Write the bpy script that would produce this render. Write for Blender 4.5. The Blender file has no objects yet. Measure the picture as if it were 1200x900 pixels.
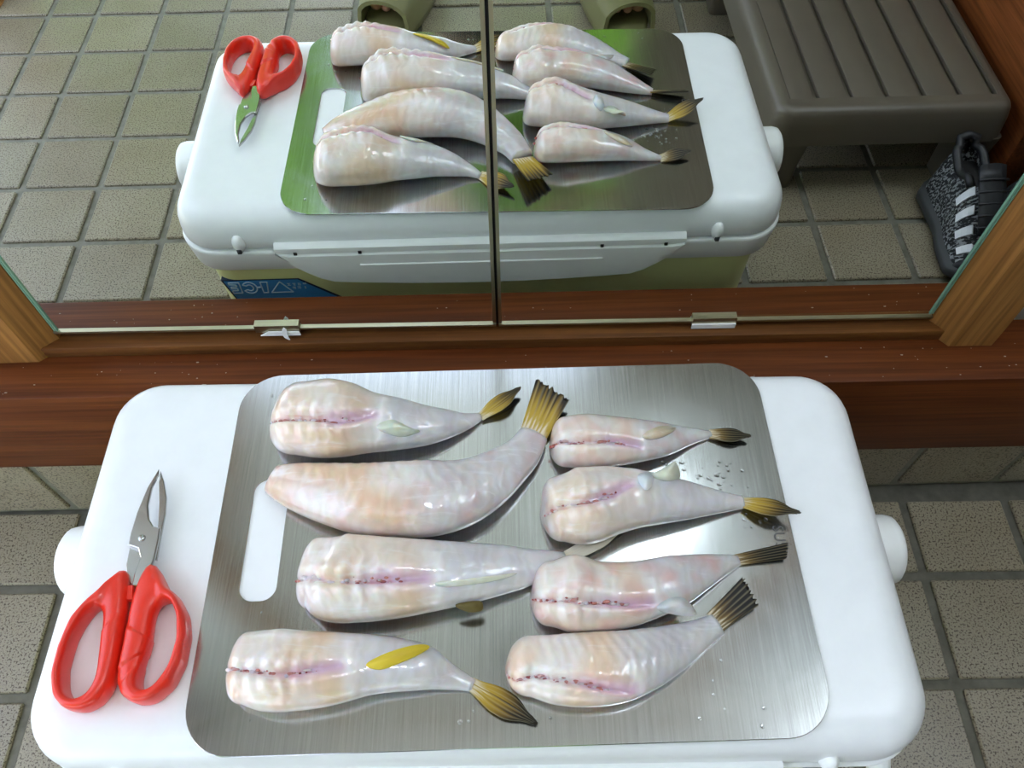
import bpy, bmesh, math, random
import numpy as np
from mathutils import Vector, noise

# ------------------------------------------------------------------ camera, world, exposure
S = 0.13                      # metres per layout unit (one floor tile pitch)
scene = bpy.context.scene
COL = scene.collection
cam_data = bpy.data.cameras.new('camera')
cam_data.sensor_width = 36.0
cam_data.lens = 948.48 / 1200 * 36.0
cam_data.clip_start = 0.02
cam = bpy.data.objects.new('camera', cam_data)
cam.location = (6.17655 * S, -0.59686 * S, 7.29305 * S)
cam.rotation_euler = (0.572431, 0.0057054, -0.0130939)
COL.objects.link(cam)
scene.camera = cam

world = bpy.data.worlds.new('world')
scene.world = world
world.use_nodes = True
wn = world.node_tree.nodes
wn['Background'].inputs[0].default_value = (0.79, 0.87, 1.12, 1)
wn['Background'].inputs[1].default_value = 2.1

scene.view_settings.view_transform = 'Standard'
scene.view_settings.look = 'None'
scene.view_settings.gamma = 1.0
scene.view_settings.use_curve_mapping = False
scene.view_settings.exposure = 0.52

sun = bpy.data.lights.new('sun', 'SUN'); sun.energy = 40.0; sun.angle = math.radians(1.0); sun.color = (1.0, 0.97, 0.95)
so_ = bpy.data.objects.new('sun', sun); so_.rotation_euler = (math.radians(-38), math.radians(8), 0); COL.objects.link(so_)

# sky daylight entering by the open doorway on the left and by the open side behind the camera
def portal(name, loc, rot, sx, sy):
    l = bpy.data.lights.new(name, 'AREA')
    l.shape = 'RECTANGLE'; l.size = sx * S; l.size_y = sy * S
    l.cycles.is_portal = True
    o = bpy.data.objects.new(name, l)
    o.location = [c * S for c in loc]; o.rotation_euler = rot
    COL.objects.link(o)
portal('doorway_daylight', (-1.95, -0.9, 7.2), (0, math.radians(-90), 0), 14.4, 8.2)
portal('entrance_daylight', (3.3, -6.0, 9.2), (math.radians(90), 0, 0), 11.0, 18.3)
FISH=[{"name":"f1","rows":[[4.6642,2.114,0.0436,0.0314],[4.7282,2.0396,0.1551,0.1117],[4.8508,1.9995,0.2401,0.1729],[5.008,1.988,0.2574,0.1854],[5.1584,1.9829,0.2411,0.1736],[5.2984,1.9759,0.1999,0.1439],[5.457,1.9737,0.1734,0.1248],[5.6163,1.9744,0.1397,0.1006],[5.7757,2.0012,0.0976,0.0703],[5.8964,2.0332,0.0553,0.0398],[5.982,2.0777,0.0276,0.0199]],"root":[5.9903,2.0775,0.0199],"tip":[6.2448,2.2653,0.0699],"blood":[[0.1,-0.38],[0.245,-0.36],[0.365,-0.42],[0.455,-0.26],[0.525,-0.1]],"pose":"belly","tau":-24,"spread":0.17,"fins":[["pale",[[5.3567,1.8648,0.2631],[5.4467,1.918,0.2624],[5.5532,1.8882,0.2166],[5.6135,1.8782,0.1845],[5.4913,1.8355,0.1997]]]]},{"name":"f2","rows":[[4.714,1.6279,0.0985,0.065],[4.8233,1.5833,0.1357,0.0896],[4.983,1.5298,0.1719,0.1135],[5.1532,1.485,0.201,0.1327],[5.3269,1.4483,0.2235,0.1475],[5.51,1.4438,0.233,0.1538],[5.6767,1.444,0.2345,0.1548],[5.8341,1.4723,0.2173,0.1434],[5.993,1.5482,0.1848,0.1219],[6.1328,1.6599,0.1484,0.0979],[6.2494,1.7788,0.1168,0.0771],[6.3213,1.9115,0.0929,0.0613]],"root":[6.3302,1.9394,0.0613],"tip":[6.4521,2.2178,0.1113],"blood":[],"pose":"side","tau":12,"spread":0.17,"fins":[]},{"name":"f3","rows":[[4.9636,1.0295,0.0233,0.0168],[4.9966,1.0398,0.1205,0.0867],[5.0689,0.9963,0.2052,0.1478],[5.1793,0.9627,0.2426,0.1747],[5.3353,0.9534,0.2394,0.1723],[5.525,0.959,0.2246,0.1617],[5.7148,0.974,0.201,0.1447],[5.9065,0.9917,0.1751,0.126],[6.0912,1.0147,0.1448,0.1043],[6.2505,1.0383,0.1117,0.0804],[6.3747,1.0739,0.0742,0.0534],[6.4863,1.1039,0.0395,0.0284]],"root":[6.4835,1.106,0.0284],"tip":[6.8507,1.2836,0.0284],"blood":[[0.0,-0.46],[0.16,-0.26],[0.245,-0.28],[0.375,-0.28],[0.505,-0.32]],"pose":"belly","tau":-5,"spread":0.11,"fins":[["pale",[[5.7658,0.8851,0.2783],[5.9153,0.9046,0.2578],[6.0933,0.9393,0.22],[6.1985,0.9587,0.1873],[6.0929,0.918,0.2011],[5.9145,0.8795,0.2347],[5.7738,0.866,0.2592]]],["dark",[[5.8587,0.7927,0.1682],[5.9923,0.8177,0.1523],[6.0045,0.7728,0.1323],[5.9296,0.7597,0.1428]]]]},{"name":"f4","rows":[[4.6517,0.5017,0.0207,0.0149],[4.6909,0.4825,0.1148,0.0826],[4.7621,0.4856,0.1868,0.1345],[4.8812,0.4704,0.2082,0.1499],[5.0616,0.4661,0.2007,0.1445],[5.2222,0.4774,0.1849,0.1331],[5.3911,0.4969,0.1583,0.114],[5.5553,0.4965,0.1377,0.0991],[5.7031,0.4798,0.1138,0.082],[5.816,0.4428,0.0711,0.0512],[5.8989,0.4173,0.0464,0.0334],[5.9558,0.3982,0.0335,0.0241]],"root":[5.9558,0.3982,0.0241],"tip":[6.2937,0.1992,0.0341],"blood":[[0.055,-0.2],[0.185,-0.22],[0.275,-0.26],[0.37,-0.18],[0.49,-0.16]],"pose":"belly","tau":-12,"spread":0.17,"fins":[["yellow",[[5.4073,0.463,0.2321],[5.4775,0.5075,0.2362],[5.576,0.5463,0.2235],[5.6731,0.5786,0.1798],[5.7267,0.5726,0.1539],[5.6763,0.5258,0.1857],[5.5781,0.4769,0.2059],[5.4792,0.4433,0.2137]]]]},{"name":"f5","rows":[[6.4293,1.8867,0.0345,0.0249],[6.448,1.8394,0.1104,0.0795],[6.5182,1.8311,0.1632,0.1175],[6.645,1.8265,0.1779,0.1281],[6.8135,1.8311,0.1624,0.1169],[6.9762,1.8428,0.1402,0.101],[7.1503,1.8628,0.1079,0.0777],[7.3146,1.8979,0.0571,0.0411],[7.4575,1.9214,0.0222,0.016]],"root":[7.4575,1.9214,0.016],"tip":[7.697,1.884,0.056],"blood":[[0.045,-0.32],[0.14,-0.38],[0.32,-0.34],[0.425,-0.44],[0.525,-0.62]],"pose":"belly","tau":-12,"spread":0.13,"fins":[["peach",[[6.9835,1.8135,0.2063],[7.0912,1.8932,0.1744],[7.211,1.9058,0.1328],[7.1327,1.8321,0.1686],[7.031,1.7952,0.1895]]]]},{"name":"f6","rows":[[6.3505,1.435,0.0281,0.0208],[6.3646,1.3964,0.1102,0.0815],[6.4531,1.3687,0.1945,0.1439],[6.5844,1.374,0.229,0.1695],[6.7463,1.4135,0.2108,0.156],[6.9097,1.4337,0.1808,0.1338],[7.0729,1.4358,0.1493,0.1105],[7.238,1.4374,0.1165,0.0862],[7.3893,1.4371,0.0807,0.0597],[7.5183,1.4396,0.0509,0.0376],[7.5786,1.4412,0.0403,0.0298]],"root":[7.5765,1.4379,0.0298],"tip":[7.873,1.3238,0.1298],"blood":[[0.03,-0.3],[0.14,-0.22],[0.23,-0.2],[0.33,-0.14],[0.45,0.18]],"pose":"belly","tau":-14,"spread":0.15,"fins":[["pale",[[7.0,1.5357,0.2154],[7.084,1.5872,0.2013],[7.1573,1.6098,0.2383],[7.1872,1.5478,0.1504],[7.088,1.5028,0.2112]]],["white",[[6.9163,1.5111,0.2576],[6.9721,1.56,0.215],[7.0108,1.5207,0.2352],[6.991,1.4416,0.2621],[6.9442,1.4246,0.2651]]]]},{"name":"f7","rows":[[6.2861,0.8892,0.0383,0.0268],[6.3083,0.8699,0.1095,0.0767],[6.3841,0.8667,0.1796,0.1257],[6.503,0.8599,0.212,0.1484],[6.6375,0.8442,0.1941,0.1358],[6.7816,0.852,0.1814,0.127],[6.9452,0.8885,0.1625,0.1138],[7.0973,0.9366,0.145,0.1015],[7.2399,0.9908,0.1075,0.0753],[7.3861,1.0444,0.0646,0.0452],[7.4905,1.0783,0.0336,0.0235]],"root":[7.4827,1.0793,0.0235],"tip":[7.7757,1.1211,0.0535],"blood":[[0.015,-0.42],[0.135,-0.4],[0.225,-0.38],[0.325,-0.38],[0.515,-0.64]],"pose":"belly","tau":28,"spread":0.17,"fins":[["clear",[[6.9582,0.7478,0.1842],[7.0204,0.7985,0.2002],[7.1158,0.8102,0.1689],[7.1751,0.7297,0.1505],[7.0956,0.7247,0.1369]]]]},{"name":"f8","rows":[[6.1418,0.542,0.0391,0.0258],[6.1789,0.5098,0.1091,0.072],[6.2688,0.4799,0.1572,0.1037],[6.4115,0.4577,0.1812,0.1196],[6.5613,0.4533,0.189,0.1248],[6.7127,0.464,0.1854,0.1224],[6.862,0.5014,0.1643,0.1084],[7.0091,0.5552,0.1334,0.088],[7.1299,0.6108,0.1019,0.0673],[7.2373,0.6651,0.0745,0.0491],[7.3076,0.701,0.0632,0.0417]],"root":[7.3026,0.7181,0.0417],"tip":[7.5148,0.8771,0.0717],"blood":[[0.045,-0.64],[0.12,-0.44],[0.23,-0.42],[0.335,-0.5],[0.455,-0.7],[0.525,-0.84]],"pose":"side","tau":15,"spread":0.17,"fins":[]}]
SCI={"lo":[[3.946,1.086],[3.9169,1.0571],[3.8848,0.9627],[3.8128,0.8829],[3.7428,0.7811],[3.7145,0.6094],[3.7196,0.4622],[3.7604,0.3547],[3.8334,0.2926],[3.9276,0.2826],[4.0079,0.3249],[4.043,0.4037],[4.0485,0.5303],[4.036,0.6803],[4.0171,0.8361],[3.9975,0.9569],[3.9709,1.0501]],"li":[[3.8874,0.838],[3.8431,0.8426],[3.8045,0.79],[3.7655,0.6652],[3.764,0.5161],[3.8002,0.3894],[3.8671,0.3356],[3.9408,0.3697],[3.958,0.4587],[3.9344,0.6062],[3.906,0.7592]],"ro":[[4.1047,1.1152],[4.1516,1.0682],[4.1968,0.9539],[4.2885,0.8959],[4.363,0.7915],[4.3964,0.675],[4.3986,0.5252],[4.3596,0.3992],[4.2834,0.3262],[4.2037,0.3134],[4.1213,0.3495],[4.0721,0.4211],[4.0626,0.5117],[4.0589,0.642],[4.0455,0.8159],[4.0514,0.9561],[4.0763,1.0631]],"ri":[[4.2177,0.8769],[4.1849,0.804],[4.1989,0.6399],[4.1905,0.5282],[4.1742,0.4376],[4.2126,0.3694],[4.2852,0.4002],[4.3363,0.5078],[4.3505,0.6377],[4.3222,0.7726],[4.2713,0.8561]],"bladeA":[[4.0043,1.6923],[3.9635,1.5694],[3.9389,1.4042],[3.9331,1.2642],[3.9387,1.1989],[3.9986,1.1786],[4.026,1.1228],[4.0141,1.0286],[4.0165,0.9526],[4.0822,0.9516],[4.1083,1.1173],[4.1066,1.2244],[4.0998,1.3012],[4.0548,1.3173],[4.0196,1.3624],[3.9924,1.4533],[3.9913,1.569],[4.0118,1.6586]],"bladeB":[[4.0048,1.6925],[4.0424,1.6202],[4.0806,1.514],[4.0969,1.4106],[4.1004,1.3098],[4.1049,1.2155],[4.1112,1.1146],[4.062,1.126],[3.9978,1.1654],[3.9363,1.1921],[3.942,1.0855],[3.9706,1.0018],[4.0191,0.9498],[4.0169,1.0425],[4.007,1.1268],[4.0734,1.3102],[4.0437,1.48],[4.0101,1.6207]],"pivot":[4.009,1.239],"tab":[[3.9703,0.9539],[4.0228,0.9593],[4.0437,0.8719],[3.9902,0.8727]]}
random.seed(7)
# ------------------------------------------------------------------ helpers
def tag(o, label=None, cat=None, group=None, kind=None):
    if label: o['label'] = label
    if cat: o['category'] = cat
    if group: o['group'] = group
    if kind: o['kind'] = kind
    return o

def empty(name, loc):
    o = bpy.data.objects.new(name, None)
    o.empty_display_size = 0.02
    o.location = [c * S for c in loc]
    COL.objects.link(o)
    return o

def root_of(p):
    x = Vector((0, 0, 0))
    while p is not None:
        x += p.location; p = p.parent
    return x

def obj(name, verts, faces, mat, parent=None, smooth=True, origin=None, cols=None, sharp=None):
    """verts in layout units, world placed; becomes ONE mesh object"""
    off = root_of(parent) / S if parent else Vector((0, 0, 0))
    o_ = Vector(origin) if origin is not None else None
    if parent is None and o_ is None:
        a = np.array([tuple(v) for v in verts]); lo = a.min(0); hi = a.max(0)
        o_ = Vector(((lo[0] + hi[0]) / 2, (lo[1] + hi[1]) / 2, lo[2]))
    base = off if parent else o_
    me = bpy.data.meshes.new(name)
    me.from_pydata([tuple((Vector(v) - base) * S) for v in verts], [], [tuple(f) for f in faces])
    bm = bmesh.new(); bm.from_mesh(me)
    bmesh.ops.recalc_face_normals(bm, faces=bm.faces); bm.to_mesh(me); bm.free()
    if smooth:
        for p in me.polygons: p.use_smooth = True
        if sharp: me.set_sharp_from_angle(angle=math.radians(sharp))
    if cols is not None:
        at = me.color_attributes.new('tint', 'FLOAT_COLOR', 'POINT')
        for i, c in enumerate(cols): at.data[i].color = (c[0], c[1], c[2], 1)
    me.materials.append(mat)
    o = bpy.data.objects.new(name, me)
    COL.objects.link(o)
    if parent: o.parent = parent
    else: o.location = base * S
    return o

class MB:
    def __init__(s): s.v = []; s.f = []
    def add(s, v, f):
        n = len(s.v); s.v += [tuple(x) for x in v]; s.f += [tuple(i + n for i in g) for g in f]; return s

def box(x0, x1, y0, y1, z0, z1, bev=0.0, seg=1):
    bm = bmesh.new()
    bmesh.ops.create_cube(bm, size=1)
    for v in bm.verts:
        v.co = ((x0 + x1) / 2 + v.co.x * (x1 - x0), (y0 + y1) / 2 + v.co.y * (y1 - y0), (z0 + z1) / 2 + v.co.z * (z1 - z0))
    if bev: bmesh.ops.bevel(bm, geom=list(bm.edges), offset=bev, segments=seg, affect='EDGES', profile=0.5)
    bm.verts.index_update()
    v = [tuple(x.co) for x in bm.verts]; f = [[x.index for x in g.verts] for g in bm.faces]
    bm.free(); return v, f

def rrect(x0, x1, y0, y1, r, n=8):
    out = []
    for cx, cy, a0 in ((x1 - r, y1 - r, 0), (x0 + r, y1 - r, 90), (x0 + r, y0 + r, 180), (x1 - r, y0 + r, 270)):
        for i in range(n + 1):
            a = math.radians(a0 + 90 * i / n); out.append((cx + r * math.cos(a), cy + r * math.sin(a)))
    return out

def loft(rings, cap0=True, cap1=True, closed=True):
    n = len(rings[0]); v = [tuple(p) for r in rings for p in r]; f = []
    for i in range(len(rings) - 1):
        for j in range(n if closed else n - 1):
            k = (j + 1) % n
            f.append((i * n + j, i * n + k, (i + 1) * n + k, (i + 1) * n + j))
    if cap0: f.append(tuple(range(n))[::-1])
    if cap1: f.append(tuple(range((len(rings) - 1) * n, len(rings) * n)))
    return v, f

def tube(path, r, n=10, flat=1.0):
    P = [Vector(p) for p in path]; rings = []
    for i, p in enumerate(P):
        t = (P[min(i + 1, len(P) - 1)] - P[max(i - 1, 0)]).normalized()
        up = Vector((0, 0, 1)) if abs(t.z) < 0.95 else Vector((0, 1, 0))
        a = t.cross(up).normalized(); b = a.cross(t).normalized()
        rr = r[i] if isinstance(r, (list, tuple)) else r
        rings.append([p + a * rr * math.cos(2 * math.pi * j / n) + b * rr * flat * math.sin(2 * math.pi * j / n) for j in range(n)])
    return loft(rings)

def prism(pts, z0, z1, bev=0.0, seg=2, hole=None):
    bm = bmesh.new()
    def ring(p):
        vs = [bm.verts.new((x, y, z1)) for x, y in p]
        return [bm.edges.new((vs[i], vs[(i + 1) % len(vs)])) for i in range(len(vs))]
    e = ring(pts)
    if hole: e += ring(hole)
    bmesh.ops.triangle_fill(bm, edges=e, use_beauty=True)
    if not hole and not bm.faces: bm.faces.new(bm.verts)
    r = bmesh.ops.extrude_face_region(bm, geom=list(bm.faces))
    for v in r['geom']:
        if isinstance(v, bmesh.types.BMVert): v.co.z = z0
    bmesh.ops.recalc_face_normals(bm, faces=bm.faces)
    if bev:
        ed = [x for x in bm.edges if len(x.link_faces) == 2 and x.calc_face_angle(0) > 0.8 and abs(x.verts[0].co.z - x.verts[1].co.z) < 1e-6]
        bmesh.ops.bevel(bm, geom=ed, offset=bev, segments=seg, affect='EDGES', profile=0.5)
    bm.verts.index_update()
    v = [tuple(x.co) for x in bm.verts]; f = [[x.index for x in g.verts] for g in bm.faces]
    bm.free(); return v, f

def ball(c, r, nu=10, nv=7):
    rings = []
    for i in range(1, nv):
        a = math.pi * i / nv
        rings.append([(c[0] + r[0] * math.sin(a) * math.cos(2 * math.pi * j / nu), c[1] + r[1] * math.sin(a) * math.sin(2 * math.pi * j / nu), c[2] + r[2] * math.cos(a)) for j in range(nu)])
    return loft(rings)

def sstep(a, b, x):
    t = min(1, max(0, (x - a) / (b - a))); return t * t * (3 - 2 * t)
def mixc(a, b, t): return tuple(a[i] + (b[i] - a[i]) * t for i in range(3))

# ------------------------------------------------------------------ materials
def mat(name, color=(0.8, 0.8, 0.8), rough=0.5, metal=0.0, **kw):
    m = bpy.data.materials.new(name); m.use_nodes = True
    b = m.node_tree.nodes['Principled BSDF']
    b.inputs['Base Color'].default_value = (*color, 1)
    b.inputs['Roughness'].default_value = rough
    b.inputs['Metallic'].default_value = metal
    for k, v in kw.items(): b.inputs[k.replace('_', ' ')].default_value = v
    return m
def N(m, t, **kw):
    n = m.node_tree.nodes.new(t)
    for k, v in kw.items():
        if hasattr(n, k): setattr(n, k, v)
        else: n.inputs[k.replace('_', ' ')].default_value = v
    return n
def L(m, a, b): m.node_tree.links.new(a, b)
def bsdf(m): return m.node_tree.nodes['Principled BSDF']
def coords(m, scale=(1, 1, 1), kind='Object'):
    tc = N(m, 'ShaderNodeTexCoord'); mp = N(m, 'ShaderNodeMapping'); mp.inputs['Scale'].default_value = scale
    L(m, tc.outputs[kind], mp.inputs['Vector']); return mp.outputs[0]
def ramp(m, fac, stops):
    r = N(m, 'ShaderNodeValToRGB'); e = r.color_ramp.elements
    while len(e) < len(stops): e.new(0.5)
    for i, (p, c) in enumerate(stops): e[i].position = p; e[i].color = (*c, 1) if len(c) == 3 else c
    L(m, fac, r.inputs['Fac']); return r.outputs['Color']
def noise_tex(m, vec, scale, detail=4, rough=0.55, dist=0.0):
    n = N(m, 'ShaderNodeTexNoise'); n.inputs['Scale'].default_value = scale; n.inputs['Detail'].default_value = detail
    n.inputs['Roughness'].default_value = rough; n.inputs['Distortion'].default_value = dist
    L(m, vec, n.inputs['Vector']); return n
def bump(m, h, strength=0.2, dist=0.002):
    b = N(m, 'ShaderNodeBump'); b.inputs['Strength'].default_value = strength; b.inputs['Distance'].default_value = dist
    L(m, h, b.inputs['Height']); L(m, b.outputs[0], bsdf(m).inputs['Normal'])
def mixrgb(m, fac, a, b, mode='MIX'):
    x = N(m, 'ShaderNodeMix', data_type='RGBA', blend_type=mode)
    for sock, v in ((x.inputs['Factor'], fac), (x.inputs['A'], a), (x.inputs['B'], b)):
        pass
    fa, A_, B_ = x.inputs[0], x.inputs[6], x.inputs[7]
    for s_, v in ((fa, fac), (A_, a), (B_, b)):
        if hasattr(v, 'node'): L(m, v, s_)
        elif isinstance(v, (int, float)): s_.default_value = v
        else: s_.default_value = (*v, 1)
    return x.outputs[2]

def wood(name, dark, light, rough=0.3, axis=0, scale=1.0):
    m = mat(name, rough=rough, Specular_IOR_Level=0.12)
    sc = [38 * scale] * 3; sc[axis] = 2.2 * scale
    v = coords(m, tuple(sc))
    n1 = noise_tex(m, v, 1.0, 8, 0.6, 0.4)
    sc2 = [220 * scale] * 3; sc2[axis] = 5 * scale
    n2 = noise_tex(m, coords(m, tuple(sc2)), 1.0, 4, 0.6)
    c = ramp(m, n1.outputs['Fac'], [(0.3, dark), (0.7, light)])
    k = ramp(m, n2.outputs['Fac'], [(0.35, (0.62, 0.62, 0.62)), (0.6, (1, 1, 1))])
    L(m, mixrgb(m, 1.0, c, k, 'MULTIPLY'), bsdf(m).inputs['Base Color'])
    bump(m, n2.outputs['Fac'], 0.12, 0.0006)
    return m

def tile_mat():
    m = mat('speckled_tile', rough=0.34)
    v = coords(m, kind='Object')
    info = N(m, 'ShaderNodeObjectInfo')
    off = N(m, 'ShaderNodeVectorMath', operation='ADD'); L(m, v, off.inputs[0])
    cx = N(m, 'ShaderNodeCombineXYZ'); mul = N(m, 'ShaderNodeMath', operation='MULTIPLY'); mul.inputs[1].default_value = 17.0
    L(m, info.outputs['Random'], mul.inputs[0]); L(m, mul.outputs[0], cx.inputs[0]); L(m, mul.outputs[0], cx.inputs[1]); L(m, cx.outputs[0], off.inputs[1])
    n1 = noise_tex(m, off.outputs[0], 420, 3, 0.6); n2 = noise_tex(m, off.outputs[0], 9, 3, 0.5); n3 = noise_tex(m, off.outputs[0], 900, 2, 0.5)
    base = ramp(m, n2.outputs['Fac'], [(0.3, (0.252, 0.214, 0.143)), (0.7, (0.297, 0.264, 0.19))])
    speck = ramp(m, n1.outputs['Fac'], [(0.39, (0.22, 0.17, 0.13)), (0.47, (1, 1, 1))])
    fine = ramp(m, n3.outputs['Fac'], [(0.3, (0.8, 0.8, 0.8)), (0.7, (1.1, 1.1, 1.08))])
    c = mixrgb(m, 1.0, mixrgb(m, 1.0, base, speck, 'MULTIPLY'), fine, 'MULTIPLY')
    tone = N(m, 'ShaderNodeMapRange'); L(m, info.outputs['Random'], tone.inputs[0]); tone.inputs[3].default_value = 0.9; tone.inputs[4].default_value = 1.08
    L(m, mixrgb(m, 1.0, c, tone.outputs[0], 'MULTIPLY'), bsdf(m).inputs['Base Color'])
    bump(m, n1.outputs['Fac'], 0.25, 0.0008)
    return m

def grout_mat():
    m = mat('grout', rough=0.85)
    n = noise_tex(m, coords(m), 60, 5, 0.6)
    L(m, ramp(m, n.outputs['Fac'], [(0.3, (0.15, 0.145, 0.11)), (0.7, (0.235, 0.23, 0.185))]), bsdf(m).inputs['Base Color'])
    bump(m, n.outputs['Fac'], 0.4, 0.001)
    return m

def flesh_mat():
    m = mat('wet_fish_flesh', rough=0.3, Subsurface_Weight=0.55, Subsurface_Scale=0.014, Coat_Weight=1.0, Coat_Roughness=0.03)
    bsdf(m).inputs['Subsurface Radius'].default_value = (1.0, 0.5, 0.25)
    a = N(m, 'ShaderNodeVertexColor', layer_name='tint')
    v = coords(m)
    n1 = noise_tex(m, v, 32, 3, 0.5, 0.3)
    wv = N(m, 'ShaderNodeTexWave', wave_type='BANDS', bands_direction='X'); wv.inputs['Scale'].default_value = 34; wv.inputs['Distortion'].default_value = 9.0; wv.inputs['Detail'].default_value = 2.0; wv.inputs['Detail Scale'].default_value = 1.4
    L(m, v, wv.inputs['Vector'])
    k = ramp(m, n1.outputs['Fac'], [(0.3, (0.93, 0.91, 0.89)), (0.7, (1.05, 1.05, 1.05))])
    c = mixrgb(m, 1.0, a.outputs['Color'], k, 'MULTIPLY')
    k2 = ramp(m, wv.outputs['Fac'], [(0.2, (0.975, 0.97, 0.96)), (0.8, (1.02, 1.02, 1.03))])
    c = mixrgb(m, 1.0, c, k2, 'MULTIPLY')
    veil = noise_tex(m, coords(m, (26, 150, 90)), 1.0, 4, 0.6, 0.9)
    w = ramp(m, veil.outputs['Fac'], [(0.56, (0, 0, 0)), (0.72, (0.45, 0.45, 0.45))])
    L(m, mixrgb(m, w, c, (0.86, 0.86, 0.90)), bsdf(m).inputs['Base Color'])
    sm = N(m, 'ShaderNodeMath', operation='MULTIPLY_ADD'); L(m, wv.outputs['Fac'], sm.inputs[0]); sm.inputs[1].default_value = 0.16; L(m, n1.outputs['Fac'], sm.inputs[2])
    bump(m, sm.outputs[0], 0.35, 0.0022)
    cn = noise_tex(m, v, 85, 3, 0.55, 0.8)
    b2 = N(m, 'ShaderNodeBump'); b2.inputs['Strength'].default_value = 0.28; b2.inputs['Distance'].default_value = 0.0016
    L(m, cn.outputs['Fac'], b2.inputs['Height']); L(m, b2.outputs[0], bsdf(m).inputs['Coat Normal'])
    return m

def fin_mat():
    m = mat('fish_fin', rough=0.42, Specular_IOR_Level=0.25)
    a = N(m, 'ShaderNodeVertexColor', layer_name='tint')
    L(m, a.outputs['Color'], bsdf(m).inputs['Base Color'])
    bump(m, noise_tex(m, coords(m), 260, 3).outputs['Fac'], 0.3, 0.0008)
    return m

def steel_mat(name, col, rough, streak):
    m = mat(name, col, rough, 1.0)
    v = coords(m, (900, 9, 60) if streak else (60, 60, 60))
    n = noise_tex(m, v, 1.0, 4, 0.65)
    sm = noise_tex(m, coords(m), 14, 4, 0.6, 0.8)
    r1 = N(m, 'ShaderNodeMapRange'); L(m, n.outputs['Fac'], r1.inputs[0]); r1.inputs[3].default_value = rough * 0.75; r1.inputs[4].default_value = rough * 1.3
    r2 = N(m, 'ShaderNodeMapRange'); L(m, sm.outputs['Fac'], r2.inputs[0]); r2.inputs[1].default_value = 0.45; r2.inputs[2].default_value = 0.75; r2.inputs[3].default_value = 0.0; r2.inputs[4].default_value = 0.06
    ad = N(m, 'ShaderNodeMath', operation='ADD'); L(m, r1.outputs[0], ad.inputs[0]); L(m, r2.outputs[0], ad.inputs[1])
    L(m, ad.outputs[0], bsdf(m).inputs['Roughness'])
    if streak:
        bump(m, n.outputs['Fac'], 0.012, 0.0004)
        L(m, ramp(m, n.outputs['Fac'], [(0.3, tuple(c * 0.86 for c in col)), (0.7, tuple(c * 1.12 for c in col))]), bsdf(m).inputs['Base Color'])
    return m

def plastic(name, col, rough=0.35, **kw):
    m = mat(name, col, rough, **kw)
    n = noise_tex(m, coords(m), 30, 4, 0.6)
    k = ramp(m, n.outputs['Fac'], [(0.3, tuple(c * 0.95 for c in col)), (0.7, col)])
    L(m, k, bsdf(m).inputs['Base Color'])
    bump(m, noise_tex(m, coords(m), 700, 2).outputs['Fac'], 0.04, 0.0003)
    return m

def knit_mat():
    m = mat('knit_fabric', rough=0.85)
    v = coords(m, (210, 210, 210))
    br = N(m, 'ShaderNodeTexVoronoi'); br.inputs['Scale'].default_value = 1.0; L(m, v, br.inputs['Vector'])
    st = noise_tex(m, coords(m, (60, 320, 200)), 1.0, 3)
    c = ramp(m, st.outputs['Fac'], [(0.50, (0.010, 0.011, 0.012)), (0.56, (0.24, 0.26, 0.27))])
    L(m, c, bsdf(m).inputs['Base Color'])
    bump(m, br.outputs['Distance'], 0.6, 0.001)
    return m

M = {}
M['tile'] = tile_mat(); M['grout'] = grout_mat()
M['sill'] = wood('reddish_sill_wood', (0.085, 0.021, 0.005), (0.15, 0.043, 0.010), 0.42)
M['oak'] = wood('oak_wood', (0.20, 0.085, 0.022), (0.36, 0.17, 0.05), 0.4)
M['bead'] = wood('bead_wood', (0.10, 0.036, 0.010), (0.20, 0.082, 0.022), 0.4)
M['oak_v'] = wood('oak_post_wood', (0.20, 0.085, 0.022), (0.36, 0.17, 0.05), 0.4, axis=2)
M['riser'] = wood('hall_step_wood', (0.19, 0.055, 0.016), (0.30, 0.095, 0.028), 0.3, axis=1)
M['wall'] = mat('plaster', (0.20, 0.16, 0.11), 0.8)
bump(M['wall'], noise_tex(M['wall'], coords(M['wall']), 90, 4).outputs['Fac'], 0.3, 0.001)
M['wall2'] = mat('grey_plaster', (0.42, 0.44, 0.42), 0.8)
M['ceil'] = mat('ceiling_board', (0.74, 0.75, 0.75), 0.8)
M['mirror'] = mat('mirror_silver', (0.86, 0.90, 0.87), 0.0, 1.0)
M['brass'] = mat('dull_brass_rail', (0.40, 0.38, 0.26), 0.32, 1.0)
M['glass_edge'] = mat('green_glass_edge', (0.16, 0.30, 0.22), 0.1)
M['dark'] = mat('shade_and_lining_black', (0.012, 0.011, 0.010), 0.6)  # shoe lining; also black painted in for shade in slots and door gap
M['white'] = plastic('white_plastic', (0.90, 0.93, 0.93), 0.32)
M['lid'] = plastic('white_lid_plastic', (0.86, 0.89, 0.91), 0.30)
M['cooler'] = plastic('yellow_green_plastic', (0.86, 0.90, 0.42), 0.35)
M['blue'] = mat('blue_sticker', (0.05, 0.30, 0.68), 0.3)
M['ink'] = mat('dark_navy_print', (0.005, 0.02, 0.06), 0.4)
M['pale_ink'] = mat('pale_print', (0.5, 0.72, 0.85), 0.4)
M['steel'] = steel_mat('brushed_steel', (0.44, 0.455, 0.45), 0.15, True)
M['blade'] = steel_mat('blade_steel', (0.50, 0.51, 0.51), 0.22, False)
M['engrave'] = mat('engraved_mark', (0.10, 0.10, 0.10), 0.5, 0.6)
M['red'] = plastic('red_plastic', (0.80, 0.030, 0.012), 0.34, Coat_Weight=0.2)
M['flesh'] = flesh_mat(); M['fin'] = fin_mat()
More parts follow.
